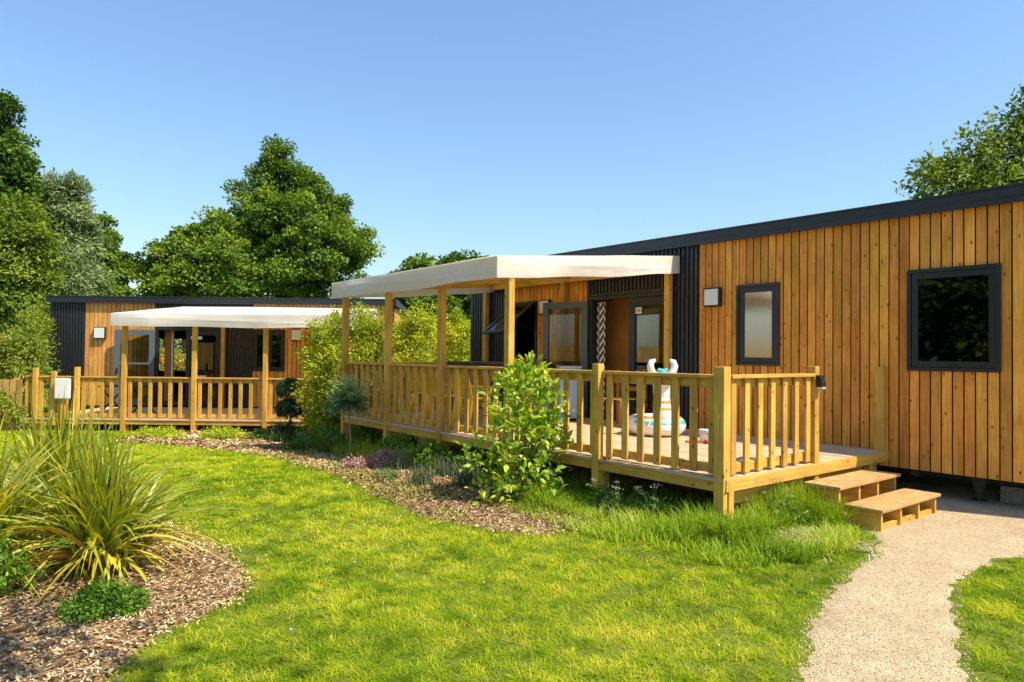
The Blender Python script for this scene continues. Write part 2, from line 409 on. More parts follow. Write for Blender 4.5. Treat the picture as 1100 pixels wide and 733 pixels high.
def home(name, label, fr, x0, x1, yf, dep, zb, zf, ztp, sections, ops, backops, wallmat, pitch, group):
    t = thing(name, label, 'mobile home', fr, ((x0+x1)/2, yf+dep/2, zb), group)
    sh = MB()
    for a, b, k in sections:
        if k == 'wood': boards(wm := MB(), a, b, zb, zf+.01, ops, pitch, .018, put_front(yf)); wm.build('wood_cladding', wallmat, t)
        else: ribs(dm := MB(), a+.012, b-.012, zb, zf+.01, ops, .086, put_front(yf)); dm.build('dark_cladding', M['dark'], t)
    yb = yf+dep
    for sgn, xf in ((1, x1), (-1, x0)):
        boards(wm := MB(), yf+.07, yb, zb, zf-.05, [], .13, .009, put_end(xf, sgn)); wm.build('wood_cladding', wallmat, t)
        MB().box(xf-.045 if sgn > 0 else xf-.02, xf+.02 if sgn > 0 else xf+.045, yf-.018, yf+.068, zb, zf).build('corner_trim', M['dark'], t)
    # backing wall, other walls and floor (the hollow body)
    for r in pieces(x0+.05, x1-.05, zb+.02, zf, ops): sh.box(r[0], r[1], yf+.032, yf+.10, r[2], r[3])
    for r in pieces(x0+.05, x1-.05, zb+.02, zf-.3, backops): sh.box(r[0], r[1], yb-.1, yb-.02, r[2], r[3])
    sh.box(x0+.022, x0+.1, yf+.105, yb-.105, zb+.02, zf-.06); sh.box(x1-.1, x1-.022, yf+.105, yb-.105, zb+.02, zf-.06)
    sh.build('body_wall', M['dark_shadowgap'], t)
    MB().box(x0+.1, x1-.1, yf+.1, yb-.1, zb+.02, zb+.12).build('inside_floor', M['interior'], t)
    # roof: one slope falling to the back, with a fascia all round
    drop = .34
    rf = MB(); zr = ztp-.05
    rf._add([(x0-.05, yf-.06, zr-.06), (x1+.05, yf-.06, zr-.06), (x1+.05, yb+.06, zr-.06-drop), (x0-.05, yb+.06, zr-.06-drop),
             (x0-.05, yf-.06, zr), (x1+.05, yf-.06, zr), (x1+.05, yb+.06, zr-drop), (x0-.05, yb+.06, zr-drop)],
            [(0,3,2,1),(4,5,6,7),(0,1,5,4),(1,2,6,5),(2,3,7,6),(3,0,4,7)])
    roof = rf.build('roof', M['dark'], t)
    fa = MB(); n = 3; w = (x1-x0+.2)/n
    for i in range(n):
        fa.box(x0-.1+i*w+.002, x0-.1+(i+1)*w-.002, yf-.10, yf-.065, zf, ztp)
        fa.box(x0-.1+i*w+.002, x0-.1+(i+1)*w-.002, yf-.115, yf-.062, ztp+.002, ztp+.028)
        fa.box(x0-.1+i*w+.002, x0-.1+(i+1)*w-.002, yf-.107, yf-.1002, zf+.07, zf+.085)
    for xa, xb in ((x0-.1, x0-.055), (x1+.055, x1+.1)):
        h = ztp-zf+.025
        fa._add([(xa, yf-.06, zf), (xb, yf-.06, zf), (xb, yb+.1, zf-drop), (xa, yb+.1, zf-drop),
                 (xa, yf-.06, zf+h), (xb, yf-.06, zf+h), (xb, yb+.1, zf+h-drop), (xa, yb+.1, zf+h-drop)],
                [(0,3,2,1),(4,5,6,7),(0,1,5,4),(1,2,6,5),(2,3,7,6),(3,0,4,7)])
    fa.box(x0-.05, x1+.05, yf-.062, yf+.0, zf+.012, zf+.03)
    fa.build('fascia', M['dark'], roof)
    # chassis under the floor
    ch = MB()
    ch.box(x0+.2, x1-.2, yf+.55, yf+.65, zb-.14, zb); ch.box(x0+.2, x1-.2, yb-.7, yb-.6, zb-.14, zb)
    k = int((x1-x0)/1.8)
    for i in range(k+1):
        xx = x0+.5+i*(x1-x0-1)/k; ch.box(xx-.04, xx+.04, yf+.1, yb-.1, zb-.09, zb+.01)
    ch.build('chassis', M['steel'], t)
    return t

P = 1.6385; ZD = .534; D = 3.525
# ---------------- near home
AX0, AX1 = -9.15, 2.6
A_ops = [(.27, 1.28, 1.56, 2.82), (-2.18, -1.47, 1.58, 2.80), (-5.33, -3.32, .55, 2.80), (-7.58, -6.84, 1.63, 2.81)]
homeA = home('mobile_home', 'near mobile home in warm vertical larch with square window beside the gravel path', FA, AX0, AX1, D, 4.0, .33, 3.49, 3.665,
             [(-.0-2.88, AX1, 'wood'), (-5.41, -2.88, 'dark'), (-7.8, -5.41, 'wood'), (AX0, -7.8, 'dark')], A_ops, [], M['larch'], .122, 'timber mobile homes')
window(homeA, *A_ops[0], D, pane='glass_dim', blind=True)
window(homeA, *A_ops[1], D, pane='frosted')
wall_lamp(homeA, -2.59, 2.64, D, .30)
wall_lamp(homeA, -6.55, 2.66, D, .30)
# awning window: fixed frame and top-hung sash pushed out
o = A_ops[3]
fr = ring(MB(), o[0], o[1], o[2], o[3], .045, D-.03, D+.06).build('window', M['frame'], homeA, .004)
Rx = Matrix.Translation((0, D-.03, o[3]-.06)) @ Matrix.Rotation(math.radians(-53), 4, 'X')
xform(ring(MB(), o[0]+.05, o[1]-.05, -(o[3]-o[2])+.11, 0, .075, -.045, .0), Rx).build('sash', M['frame'], fr, .004)
xform(MB().box(o[0]+.12, o[1]-.12, -.025, -.019, -(o[3]-o[2])+.18, -.07), Rx).build('pane', M['glass'], fr)
for sx in (o[0]+.09, o[1]-.09):
    e = Rx @ Vector((sx, .0, -.62)); MB().tube([(sx, D-.02, o[2]+.55), tuple(e)], .008, 6).build('stay', M['steel'], fr)
# doors
zd0, zd1 = .56, 2.80
dfm = MB(); dfm.box(-5.33, -5.27, D-.02, D+.09, zd0, zd1); dfm.box(-3.38, -3.32, D-.02, D+.09, zd0, zd1); dfm.box(-5.27, -3.38, D-.02, D+.09, zd1-.07, zd1)
dfm.box(-5.36, -3.29, D-.035, D-.0145, zd1+.002, zd1+.05)
dfm.box(-5.27, -3.38, D-.03, D+.09, zd0-.02, zd0+.02)
dfm.build('door_frame', M['frame'], homeA, .004)
T = Matrix.Translation((-3.385, D+.01, 0)) @ Matrix.Rotation(PI, 4, 'Z') @ Matrix.Scale(1, 4)
lf = xform(leaf(MB(), .97, zd0+.03, zd1-.08, .14, bot=.2), T).build('door', M['frame'], homeA, .004, label='closed right leaf of the glazed double door with a white number plate')
xform(MB().box(.135, .835, -.004, .004, zd0+.22, zd1-.215), T).build('pane', M['glass'], lf)
pl = MB().box(-4.205, -4.07, D-.012, D-.0055, 2.44, 2.55).build('number_plate', M['white'], lf)
cu = bpy.data.curves.new('number', 'FONT'); cu.body = '04'; cu.size = .10; cu.extrude = .001; cu.align_x = 'CENTER'; cu.align_y = 'CENTER'
nc = bpy.data.objects.new('number_outline', cu); COL.objects.link(nc)
nme = bpy.data.meshes.new_from_object(nc.evaluated_get(bpy.context.evaluated_depsgraph_get())); bpy.data.objects.remove(nc); bpy.data.curves.remove(cu)
nme.materials.clear(); nb = link_mesh('number', nme, M['black'], lf)
bA = BASE[homeA.name]; nb.location = (-4.1375-bA[0], D-.0135-bA[1], 2.494-bA[2]); nb.rotation_euler = (PI/2, 0, 0)
T2 = Matrix.Translation((-5.345, D-.045, 0)) @ Matrix.Rotation(math.radians(180+15), 4, 'Z')
lf2 = xform(leaf(MB(), 1.0, zd0+.03, zd1-.08, .13, bot=.2), T2).build('door', M['leaf_lit'], homeA, .004, label='open left door leaf swung back against the timber wall')
xform(MB().box(.125, .875, -.004, .004, zd0+.22, zd1-.205), T2).build('pane', M['glass'], lf2)
hd = MB().box(.90, .935, .028, .07, 1.52, 1.62).box(.80, .925, .0702, .09, 1.56, 1.585)
xform(hd, T2).build('handle', M['black'], lf2)
# room behind the door: brown partition and a dark back wall
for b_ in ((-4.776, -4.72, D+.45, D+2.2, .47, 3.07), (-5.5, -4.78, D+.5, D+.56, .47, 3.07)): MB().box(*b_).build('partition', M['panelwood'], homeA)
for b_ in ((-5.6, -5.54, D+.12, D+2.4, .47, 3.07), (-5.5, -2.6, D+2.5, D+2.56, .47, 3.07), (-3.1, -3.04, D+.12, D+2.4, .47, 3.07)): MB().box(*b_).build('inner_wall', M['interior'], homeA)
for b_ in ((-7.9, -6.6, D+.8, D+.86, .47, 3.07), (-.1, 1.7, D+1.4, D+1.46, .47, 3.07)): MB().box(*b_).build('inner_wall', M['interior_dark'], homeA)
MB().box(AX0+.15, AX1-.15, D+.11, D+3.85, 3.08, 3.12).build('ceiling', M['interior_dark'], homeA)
# zigzag curtain
def zig():
    m, nt, b = new_mat('zigzag_cloth')
    tc = N(nt, 'ShaderNodeTexCoord'); sp = N(nt, 'ShaderNodeSeparateXYZ'); L(nt, tc.outputs['Object'], sp.inputs[0])
    a = N(nt, 'ShaderNodeMath', operation='PINGPONG'); a.inputs[1].default_value = .085; L(nt, sp.outputs['X'], a.inputs[0])
    ad = N(nt, 'ShaderNodeMath', operation='MULTIPLY_ADD'); ad.inputs[1].default_value = 2.0; L(nt, a.outputs[0], ad.inputs[0]); L(nt, sp.outputs['Z'], ad.inputs[2])
    w = N(nt, 'ShaderNodeMath', operation='PINGPONG'); w.inputs[1].default_value = .075; L(nt, ad.outputs[0], w.inputs[0])
    g = N(nt, 'ShaderNodeMath', operation='GREATER_THAN'); g.inputs[1].default_value = .04; L(nt, w.outputs[0], g.inputs[0])
    mx = N(nt, 'ShaderNodeMix', data_type='RGBA'); L(nt, g.outputs[0], mx.inputs[0]); mx.inputs[6].default_value = (.03,.022,.018,1); mx.inputs[7].default_value = (.8,.77,.72,1)
    L(nt, mx.outputs[2], b.inputs['Base Color']); b.inputs['Roughness'].default_value = .9
    return m
M['zig'] = zig()
t = thing('curtain', 'black and white zigzag curtain gathered at the left of the open doorway', 'curtain', FA, (-5.1, D+.17, .6))
mb = MB(); nx, nz = 14, 2
for k, off in ((0, 0), (1, .004)):
    for j in range(nz+1):
        for i in range(nx+1):
            u = i/nx; mb.v.append((-5.255+.21*u, D+.115+off+.012*math.sin(u*12), .6+2.1*j/nz))
    n0 = k*(nx+1)*(nz+1)
    for j in range(nz):
        for i in range(nx):
            q = (n0+j*(nx+1)+i, n0+j*(nx+1)+i+1, n0+(j+1)*(nx+1)+i+1, n0+(j+1)*(nx+1)+i)
            mb.f.append(q if k == 0 else q[::-1])
mb.build('cloth', M['zig'], t, smooth=True)
MB().tube([(-5.26, D+.12, 2.715), (-4.9, D+.12, 2.715)], .012, 8).build('rod', M['black'], t)

# ---------------- far home
ZB = -.24; BZD = .07; BY = 3.5
B_ops = [(-10.28, -8.36, .09, 2.36), (-7.48, -6.55, 1.14, 2.34)]
homeB = home('mobile_home', 'far mobile home in pale larch with a dark corner and a low deck in front', FB, -13.32, -3.43, BY, 4.0, .10, 3.06, 3.225,
             [(-13.32, -12.34, 'dark'), (-12.34, -10.32, 'wood'), (-10.32, -7.49, 'dark'), (-7.49, -3.43, 'wood')], B_ops, [(-12.3, -11.2, 1.0, 2.1)], M['larch2'], .125, 'timber mobile homes')
window(homeB, *B_ops[1], BY, split=-7.0)
wall_lamp(homeB, -11.88, 2.19, BY, .34)
wall_lamp(homeB, -6.2, 2.19, BY, .34)
dfm = MB(); dfm.box(-10.28, -10.22, BY-.02, BY+.09, .09, 2.36); dfm.box(-8.42, -8.36, BY-.02, BY+.09, .09, 2.36); dfm.box(-10.22, -8.42, BY-.02, BY+.09, 2.29, 2.36)
dfm.build('door_frame', M['frame'], homeB, .004)
M['frame_lit'] = simple('anthracite_lit_far', (.10,.13,.155), .3)  # lit copy of the anthracite frame, sunlight mixed into its colour
T = Matrix.Translation((-10.29, BY-.045, 0)) @ Matrix.Rotation(math.radians(180+9), 4, 'Z')
lf = xform(leaf(MB(), 1.08, .12, 2.29, .15, bot=.2, mid=1.32), T).build('door', M['frame_lit'], homeB, .004, label='open anthracite door leaf, coloured sunlit grey, folded back on the larch')
xform(MB().box(.145, .935, -.004, .004, .31, 2.145), T).build('pane', M['glass'], lf)
xform(MB().box(.97, 1.0, .029, .07, 1.05, 1.2), T).build('handle', M['black'], lf)
T = Matrix.Translation((-8.42, BY+.01, 0)) @ Matrix.Rotation(PI, 4, 'Z')
lf = xform(leaf(MB(), .99, .12, 2.28, .13, bot=.2), T).build('door', M['frame'], homeB, .004, label='closed dark door leaf with a white number plate')
xform(MB().box(.125, .865, -.004, .004, .31, 2.155), T).build('pane', M['glass'], lf)
MB().box(-9.27, -8.95, BY-.012, BY-.0055, 2.03, 2.12).build('number_plate', M['white'], lf)
MB().box(-10.18, -9.95, BY+.3, BY+.36, .23, 2.61).build('partition', M['panelwood'], homeB)
MB().box(-9.948, -9.91, BY+.25, BY+.34, .23, 2.61).build('partition_edge', M['white'], homeB)
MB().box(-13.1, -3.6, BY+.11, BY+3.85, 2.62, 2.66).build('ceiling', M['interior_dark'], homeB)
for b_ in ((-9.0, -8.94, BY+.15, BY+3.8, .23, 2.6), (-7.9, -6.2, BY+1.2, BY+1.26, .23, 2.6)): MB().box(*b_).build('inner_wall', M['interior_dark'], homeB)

# ================================================================== decks, railings, canopies
def deck(fr, label, x0, x1, y0, y1, z, feet_x, gz, group, endright=True):
    t = thing('deck', label, 'deck', fr, ((x0+x1)/2, (y0+y1)/2, gz), group)
    mb = MB(); y = y0-.1
    while y < y1-.02:
        w = min(.138, y1-y); cuts = sorted([x0] + [x0+(x1-x0)*random.uniform(.2, .8) for _ in range(2)] + [x1])
        for a, b in zip(cuts, cuts[1:]):
            mb.box(a+.001, b-.001, y, y+w, z-.03, z+random.uniform(-.0015, .0015))
        y += .144
    mb.build('deck_boards', M['deck'], t, .003)
    n = max(1, round((x1-x0)/P)); s = (x1-x0)/n; fb = MB()
    for i in range(n): fb.box(x0+i*s+.002, x0+(i+1)*s-.002, y0-.08, y0-.045, z-.13, z-.032)
    fb.build('front_beam', M['pine_x'], t, .004)
    eb = MB().box(x1+.002, x1+.042, y0-.06, y0+1.78, z-.125, z-.004).box(x1+.002, x1+.042, y0+1.784, y1-.02, z-.125, z-.004)
    eb.box(x1-.12, x1-.08, y0+.1, y1-.1, z-.29, z-.134)
    eb.build('end_beam', M['pine_y'], t, .004)
    MB().box(x0-.04, x0-.002, y0-.06, y1-.02, z-.13, z-.004).build('end_beam', M['pine_y'], t, .004)
    j = MB()
    for i in range(1, int((y1-y0)/.6)): j.box(x0+.05, x1-.2, y0+i*.6-.02, y0+i*.6+.02, z-.15, z-.034)
    j.build('joist', M['pine_x'], t)
    for x in feet_x:
        MB().box(x-.005, x+.075, y0-.025, y0+.06, gz-.25, z-.034).build('foot', M['pine_z'], t, .004)
    for x in feet_x[::2]:
        MB().box(x-.04, x+.04, y1-.5, y1-.41, gz-.25, z-.034).build('foot', M['pine_z'], t, .004)
    return t
def rail_run(t, p0, p1, z, side, first=.075, pitch=.232, matlong='pine_x'):
    """top cap, two rails, balusters between two plan points; side=+1: outer face is to the right-hand side of p0->p1"""
    p0, p1 = Vector((p0[0], p0[1], 0)), Vector((p1[0], p1[1], 0)); d = p1-p0; Ln = d.length; d.normalize(); nrm = Vector((d.y, -d.x, 0))*side
    up = Vector((0, 0, 1))
    q = lambda s, o, zz: p0 + d*s + nrm*o + up*zz
    MB().bar(q(0, -.012, z+.982), q(Ln, -.012, z+.982), .125, .036).build('top_rail', M[matlong], t, .005)
    for zz in (.915, .075): MB().bar(q(0, -.042, z+zz), q(Ln, -.042, z+zz), .04, .09).build('cross_rail', M[matlong], t, .004)
    n = max(2, int(round((Ln-2*first)/pitch))+1)
    Mx = Matrix((d, nrm, up)).transposed()
    for i in range(n):
        s = first + (Ln-2*first)*i/(n-1) + random.uniform(-.006, .006)
        MB().obox(q(s, 0, z+.022+.47), (.086, .030, .94), Mx).build('baluster', M['pine_z'], t, .004)
def rpost(t, x, y, z0, z1, s=.096):
    return MB().box(x-s/2, x+s/2, y-s/2, y+s/2, z0, z1).build('post', M['pine_z'], t, .006)

# near deck
DA0, DA1 = -5*P-.03, .03
deckA = deck(FA, 'near raised timber deck with the inflatable toy on it', DA0, DA1, 0, D-.03, ZD, [0, -P, -2*P, -3*P, -4*P, -5*P], 0.0, 'timber decks')
railA = thing('railing', 'timber balustrade round the near deck with a black solar light', 'railing', FA, (-P, 0, ZD), 'timber railings')
YP = -.062
rpost(railA, 0, YP+.03, .18, 1.615, .115); rpost(railA, -P, YP, .20, 1.615)
for i in range(5):
    a, b = -(i+1)*P, -i*P
    rail_run(railA, (a+.05, 0), (b-.05, 0), ZD, 1)
rail_run(railA, (.005, .055), (.005, 1.64), ZD, 1, matlong='pine_y')
rpost(railA, .005, 1.69, .25, 1.615)
rpost(railA, -.03, D-.075, .40, 1.60, .105)
rail_run(railA, (-5*P, D-.1), (-5*P, .05), ZD, 1, matlong='pine_y')
# far deck
FX0 = -11.6; FPX = [-9.22, -7.55, -5.86, -4.18]
deckB = deck(FB, 'far low timber deck in front of the pale home', FX0, -4.1, 0, BY-.03, BZD, [-11.3, -9.22, -7.55, -5.86, -4.2], ZB, 'timber decks')
railB = thing('railing', 'timber balustrade of the far deck carrying a white utility box', 'railing', FB, (-9, 0, BZD), 'timber railings')
for x, zt_ in ((-11.32, 1.26), (-10.88, 1.19), (-10.33, 1.29)): rpost(railB, x, YP, -.1, zt_)
for a, b in ((FX0, -11.37), (-11.27, -10.93), (-10.83, -10.38), (-10.28, -9.27), (-9.17, -7.60), (-7.50, -5.91), (-5.81, -4.23)):
    rail_run(railB, (a, 0), (b, 0), BZD, 1, first=.06 if b-a > .6 else .05)

def canopy(fr, name, label, x0, x1, zf, zw, posts, wposts, z0, ybk, gz):
    t = thing(name, label, 'canopy', fr, ((x0+x1)/2, ybk/2, gz), 'canvas canopies')
    yf = -.3; nx, ny = 24, 10; mb = MB(); xm = x0+.0
    top = []
    for j in range(ny+1):
        for i in range(nx+1):
            u, v = i/nx, j/ny
            sag = -.035*abs(math.sin(u*PI*3))**1.0*math.sin(v*PI) - .008*math.sin(v*9+u*5)
            mb.v.append((x0+(x1-x0)*u, yf+(ybk-yf)*v, zf+(zw-zf)*v+sag))
    n = nx+1; base = len(mb.v)
    for k in range(base): x, y, z = mb.v[k]; mb.v.append((x, y, z-.006))
    for j in range(ny):
        for i in range(nx):
            q = (j*n+i, j*n+i+1, (j+1)*n+i+1, (j+1)*n+i); mb.f.append(q); mb.f.append(tuple(c+base for c in reversed(q)))
    # skirts: front and both ends, thin double sheets with soft folds
    def skirt(pts, out, fold):
        m = len(pts); rows = 6; s0 = len(mb.v)
        for lay in (0, 1):
            for r in range(rows+1):
                for k, p in enumerate(pts):
                    u = k/(m-1); f = r/rows
                    ed = min(1, 6*u, 6*(1-u))
                    off = ed*(.03*f + fold*f*math.sin(u*7.3+.8)*.03 + fold*f*math.sin(u*31+2*math.sin(u*9))*.010 + fold*.008*math.exp(-((f-.25-.5*u)/.10)**2) + fold*.02*math.sin(PI*f)*math.sin(u*3+1))
                    drop = .29*f + .020*f*math.sin(PI*u) + .010*f*math.sin(u*13)*ed
                    mb.v.append((p[0]+out[0]*(off+.004*lay), p[1]+out[1]*(off+.004*lay), p[2]-drop+.002))
        for lay in (0, 1):
            for r in range(rows):
                for k in range(m-1):
                    q = (s0+lay*m*(rows+1)+r*m+k, s0+lay*m*(rows+1)+(r+1)*m+k, s0+lay*m*(rows+1)+(r+1)*m+k+1, s0+lay*m*(rows+1)+r*m+k+1)
                    mb.f.append(q if lay else q[::-1])
    K = 24
    skirt([(x0+(x1-x0)*k/K, yf, zf) for k in range(K+1)], (0, -1), 1)
    skirt([(x1, yf+(ybk-yf)*k/K, zf+(zw-zf)*k/K) for k in range(K+1)], (1, 0), 1.4)
    skirt([(x0, ybk-(ybk-yf)*k/K, zw-(zw-zf)*k/K) for k in range(K+1)], (-1, 0), 1)
    mb.build('awning', M['canvas'], t, smooth=False)
    sl = lambda y: zf+(zw-zf)*(y-yf)/(ybk-yf)
    for x in posts: MB().box(x-.05, x+.05, YP-.05, YP+.05, z0, sl(YP)-.20).build('post', M['pine_z'], t, .006)
    for x in wposts: MB().box(x-.05, x+.05, ybk-.12, ybk-.02, gz+.3, sl(ybk)-.26).build('post', M['pine_z'], t, .006)
    MB().box(x0+.03, x1-.03, YP-.045, YP+.045, sl(YP)-.198, sl(YP)-.06).build('front_beam', M['pine_x'], t, .006)
    MB().box(x0+.03, x1-.03, ybk-.115, ybk-.03, sl(ybk)-.258, sl(ybk)-.10).build('wall_beam', M['pine_x'], t, .006)
    for i in range(5):
        x = x0+.12+(x1-x0-.24)*i/4
        mb = MB(); mb.bar((x, YP+.05, sl(0)-.125), (x, ybk-.12, sl(ybk-.12)-.125), .06, .11); mb.build('rafter', M['pine_y'], t, .005)
    return t
canopyA = canopy(FA, 'canopy', 'off white canvas canopy over the near deck', -8.30, -3.25, 3.0, 3.36, [-2*P, -3*P, -4*P, -5*P], [-3.42, -5.95, -8.47], .20, D-.03, 0.0)
canopyB = canopy(FB, 'canopy', 'low off white canvas canopy in front of the far home', -9.43, -3.9, 2.57, 2.98, FPX, [-8.30, -6.0, -4.1], -.25, BY-.03, ZB)
# ================================================================== small things on and around the decks
def step(label, x0, x1, y0, y1, zt_, sup):
    t = thing('step', label, 'step', FA, ((x0+x1)/2, (y0+y1)/2, 0), 'timber steps')
    n = 2; w = (x1-x0)/n; mb = MB()
    for i in range(n): mb.box(x0+i*w+.002, x0+(i+1)*w-.002, y0-.03, y1+.03, zt_-.032, zt_)
    mb.build('tread', M['tread'], t, .004)
    for k, y in enumerate(sup):
        MB().box(x0+.03, x1-.03, y, y+.036, 0.0, zt_-.034).build('support', M['pine_x'], t, .003)
    b = MB()
    for y, y2 in zip(sup, sup[1:]): b.box(x0+.05, x1-.06, y+.04, y2-.004, .0, .055)
    b.build('spacer', M['pine_y'], t, .003)
    return t
step('lower timber step standing on the gravel', .56, .95, 1.28, 2.66, .225, [1.28, 1.72, 2.16, 2.60])
step('upper timber step tucked under the deck edge', .13, .53, 1.28, 2.66, .385, [1.28, 1.72, 2.16, 2.60])

t = thing('solar_lamp', 'small black solar light screwed to the end post of the railing', 'solar light', FA, (.005, 1.64, 1.42))
lb = MB()
lb._add([(.056, 1.655, 1.38), (.056, 1.735, 1.38), (.056, 1.735, 1.52), (.056, 1.655, 1.52), (.14, 1.655, 1.405), (.14, 1.735, 1.405), (.105, 1.735, 1.51), (.105, 1.655, 1.51)],
        [(0,3,2,1),(4,5,6,7),(0,1,5,4),(1,2,6,5),(2,3,7,6),(3,0,4,7)])
lb.build('body', M['black'], t, .008)
MB().box(.0565, .13, 1.662, 1.728, 1.366, 1.379).build('lens', M['white'], t)

# inflatable llama, turned to the viewer
M['vinyl'] = simple('white_vinyl', (.82,.80,.77), .28, .5)
M['vinyl_orange'] = simple('orange_vinyl', (.80,.30,.03), .3)
M['vinyl_teal'] = simple('teal_vinyl', (.05,.45,.48), .3)
M['vinyl_yellow'] = simple('pale_yellow_vinyl', (.75,.62,.30), .3)
def llama(X, Y):
    fr = Frame(X, Y, math.radians(8))
    t = thing('pool_ring', 'white inflatable llama pool ring with curled ears and orange bands', 'pool ring', fr, (0, 0, ZD))
    def torus(R, r, z, a0, a1, rr, n=40, m=14, sq=.92):
        mb = MB(); full = abs(a1-a0-2*PI) < 1e-6
        for i in range(n if full else n+1):
            a = a0+(a1-a0)*i/n
            for k in range(m):
                p = 2*PI*k/m
                mb.v.append(((R+rr*math.cos(p))*math.cos(a), (R+rr*math.cos(p))*math.sin(a)*1.08, z+rr*sq*math.sin(p)))
        rows = n if full else n
        for i in range(rows):
            i2 = (i+1) % n if full else i+1
            for k in range(m):
                k2 = (k+1) % m; mb.f.append((i*m+k, i2*m+k, i2*m+k2, i*m+k2))
        return mb
    torus(.29, .155, ZD+.145, 0, 2*PI, .155).build('ring', M['vinyl'], t, smooth=True)
    # patterned blanket bands lying on the ring
    for nm, mt, a0, a1, p0, p1 in (('band', 'vinyl_orange', -2.95, -.2, 1.0, 1.9), ('band', 'vinyl_teal', -2.7, -.45, .35, .72)):
        mb = MB(); n = 44; m = 6
        for i in range(n+1):
            a = a0+(a1-a0)*i/n
            for k in range(m+1):
                zz = (.16 if nm and mt == 'vinyl_orange' else 0.08)*abs(((i*.5) % 1)-.5)
                p = p0+(p1-p0)*k/m - zz
                rr = .1585
                mb.v.append(((.29+rr*math.cos(p))*math.cos(a), (.29+rr*math.cos(p))*math.sin(a)*1.08, ZD+.145+rr*.92*math.sin(p)))
        for i in range(n):
            if mt == 'vinyl_teal' and i % 6 == 5: continue
            for k in range(m):
                mb.f.append((i*(m+1)+k, (i+1)*(m+1)+k, (i+1)*(m+1)+k+1, i*(m+1)+k+1))
        mb.build(nm, M[mt], t, smooth=True)
    # neck and head
    nk = [(0, -.26, ZD+.14), (0, -.30, ZD+.34), (0, -.27, ZD+.56), (0, -.25, ZD+.74), (0, -.26, ZD+.87), (0, -.27, ZD+.95)]
    neck = MB().tube(nk, [.16, .135, .118, .125, .13, .06], 16).build('neck', M['vinyl'], t, smooth=True)
    for z, r in ((.40, .130), (.50, .124), (.585, .117)):
        f = (z-.34)/.22; y = -.30+.03*f
        MB().lathe([(r-.004, -.028), (r+.002, -.02), (r+.002, .02), (r-.004, .028)], (0, y, ZD+z), 18).build('band', M['vinyl_orange'], t, smooth=True)
    head = MB().ball((0, -.33, ZD+.83), (.14, .16, .105), 18, 12).build('head', M['vinyl'], t, smooth=True)
    MB().ball((0, -.455, ZD+.80), (.068, .055, .052), 14, 10).build('muzzle', M['vinyl_yellow'], head, smooth=True)
    for sx in (-1, 1):
        MB().ball((sx*.085, -.43, ZD+.872), .014, 10, 8).build('eye', M['black'], head, smooth=True)
        e = [(sx*.10, -.27, ZD+.88), (sx*.165, -.28, ZD+.95), (sx*.185, -.29, ZD+1.03), (sx*.165, -.29, ZD+1.09), (sx*.11, -.29, ZD+1.115)]
        MB().tube(e, [.055, .056, .052, .043, .022], 12).build('ear', M['vinyl'], t, smooth=True)
    MB().ball((0, -.29, ZD+.94), (.065, .06, .05), 12, 8).ball((.05, -.30, ZD+.965), (.035,)*3, 8, 6).ball((-.05, -.30, ZD+.965), (.035,)*3, 8, 6).build('tuft', M['vinyl_teal'], t, smooth=True)
llama(2.16, 10.55)

# bucket, red rake, beach toy
M['bucket'] = None
def bucketmat():
    m, nt, b = new_mat('printed_bucket')
    tc = N(nt, 'ShaderNodeTexCoord'); vo = N(nt, 'ShaderNodeTexVoronoi', Scale=22.0); L(nt, tc.outputs['Object'], vo.inputs['Vector'])
    r = ramp(nt, [(.2, (.12,.42,.62)), (.5, (.80,.84,.86))]); L(nt, vo.outputs['Distance'], r.inputs['Fac']); L(nt, r.outputs['Color'], b.inputs['Base Color']); b.inputs['Roughness'].default_value = .35
    return m
M['bucket'] = bucketmat()
M['red'] = simple('red_plastic', (.62,.03,.035), .35)
t = thing('bucket', 'small white beach bucket with pale blue print by the corner post', 'bucket', FW, (2.68, 9.72, ZD))
MB().lathe([(.062, 0), (.066, .004), (.082, .155), (.088, .157), (.088, .168), (.080, .168), (.062, .01)], (2.68, 9.72, ZD), 24).build('pail', M['bucket'], t, smooth=True)
MB().tube([(2.68+.085*math.cos(a), 9.72-.02-.05*math.sin(a), ZD+.16-.07*math.sin(a)) for a in np.linspace(0, PI, 12)], .0035, 6).build('handle', M['white'], t)
t = thing('toy_rake', 'red plastic sand rake lying beside the beach bucket', 'toy rake', FW, (2.56, 9.52, ZD))
mb = MB().tube([(2.36, 9.55, ZD+.02), (2.62, 9.5, ZD+.02)], .014, 8); mb.box(2.62, 2.66, 9.42, 9.58, ZD+.004, ZD+.05)
for i in range(5): mb.box(2.661, 2.70, 9.425+.034*i, 9.435+.034*i, ZD+.003, ZD+.02)
mb.build('rake', M['red'], t, .003)
t = thing('toy_car', 'tiny red and green toy lying on the outer lip of the deck', 'toy', FA, (-P+.13, -.055, ZD))
MB().box(-P+.07, -P+.19, -.075, -.035, ZD+.012, ZD+.03).build('body', M['red'], t, .004)
MB().box(-P+.15, -P+.20, -.072, -.038, ZD+.0305, ZD+.045).build('cab', simple('green_plastic', (.25,.5,.05), .4), t, .004)
for dx in (.09, .17):
    MB().tube([(-P+dx, -.078, ZD+.012), (-P+dx, -.033, ZD+.012)], .012, 10).build('wheel', M['vinyl_yellow'], t)

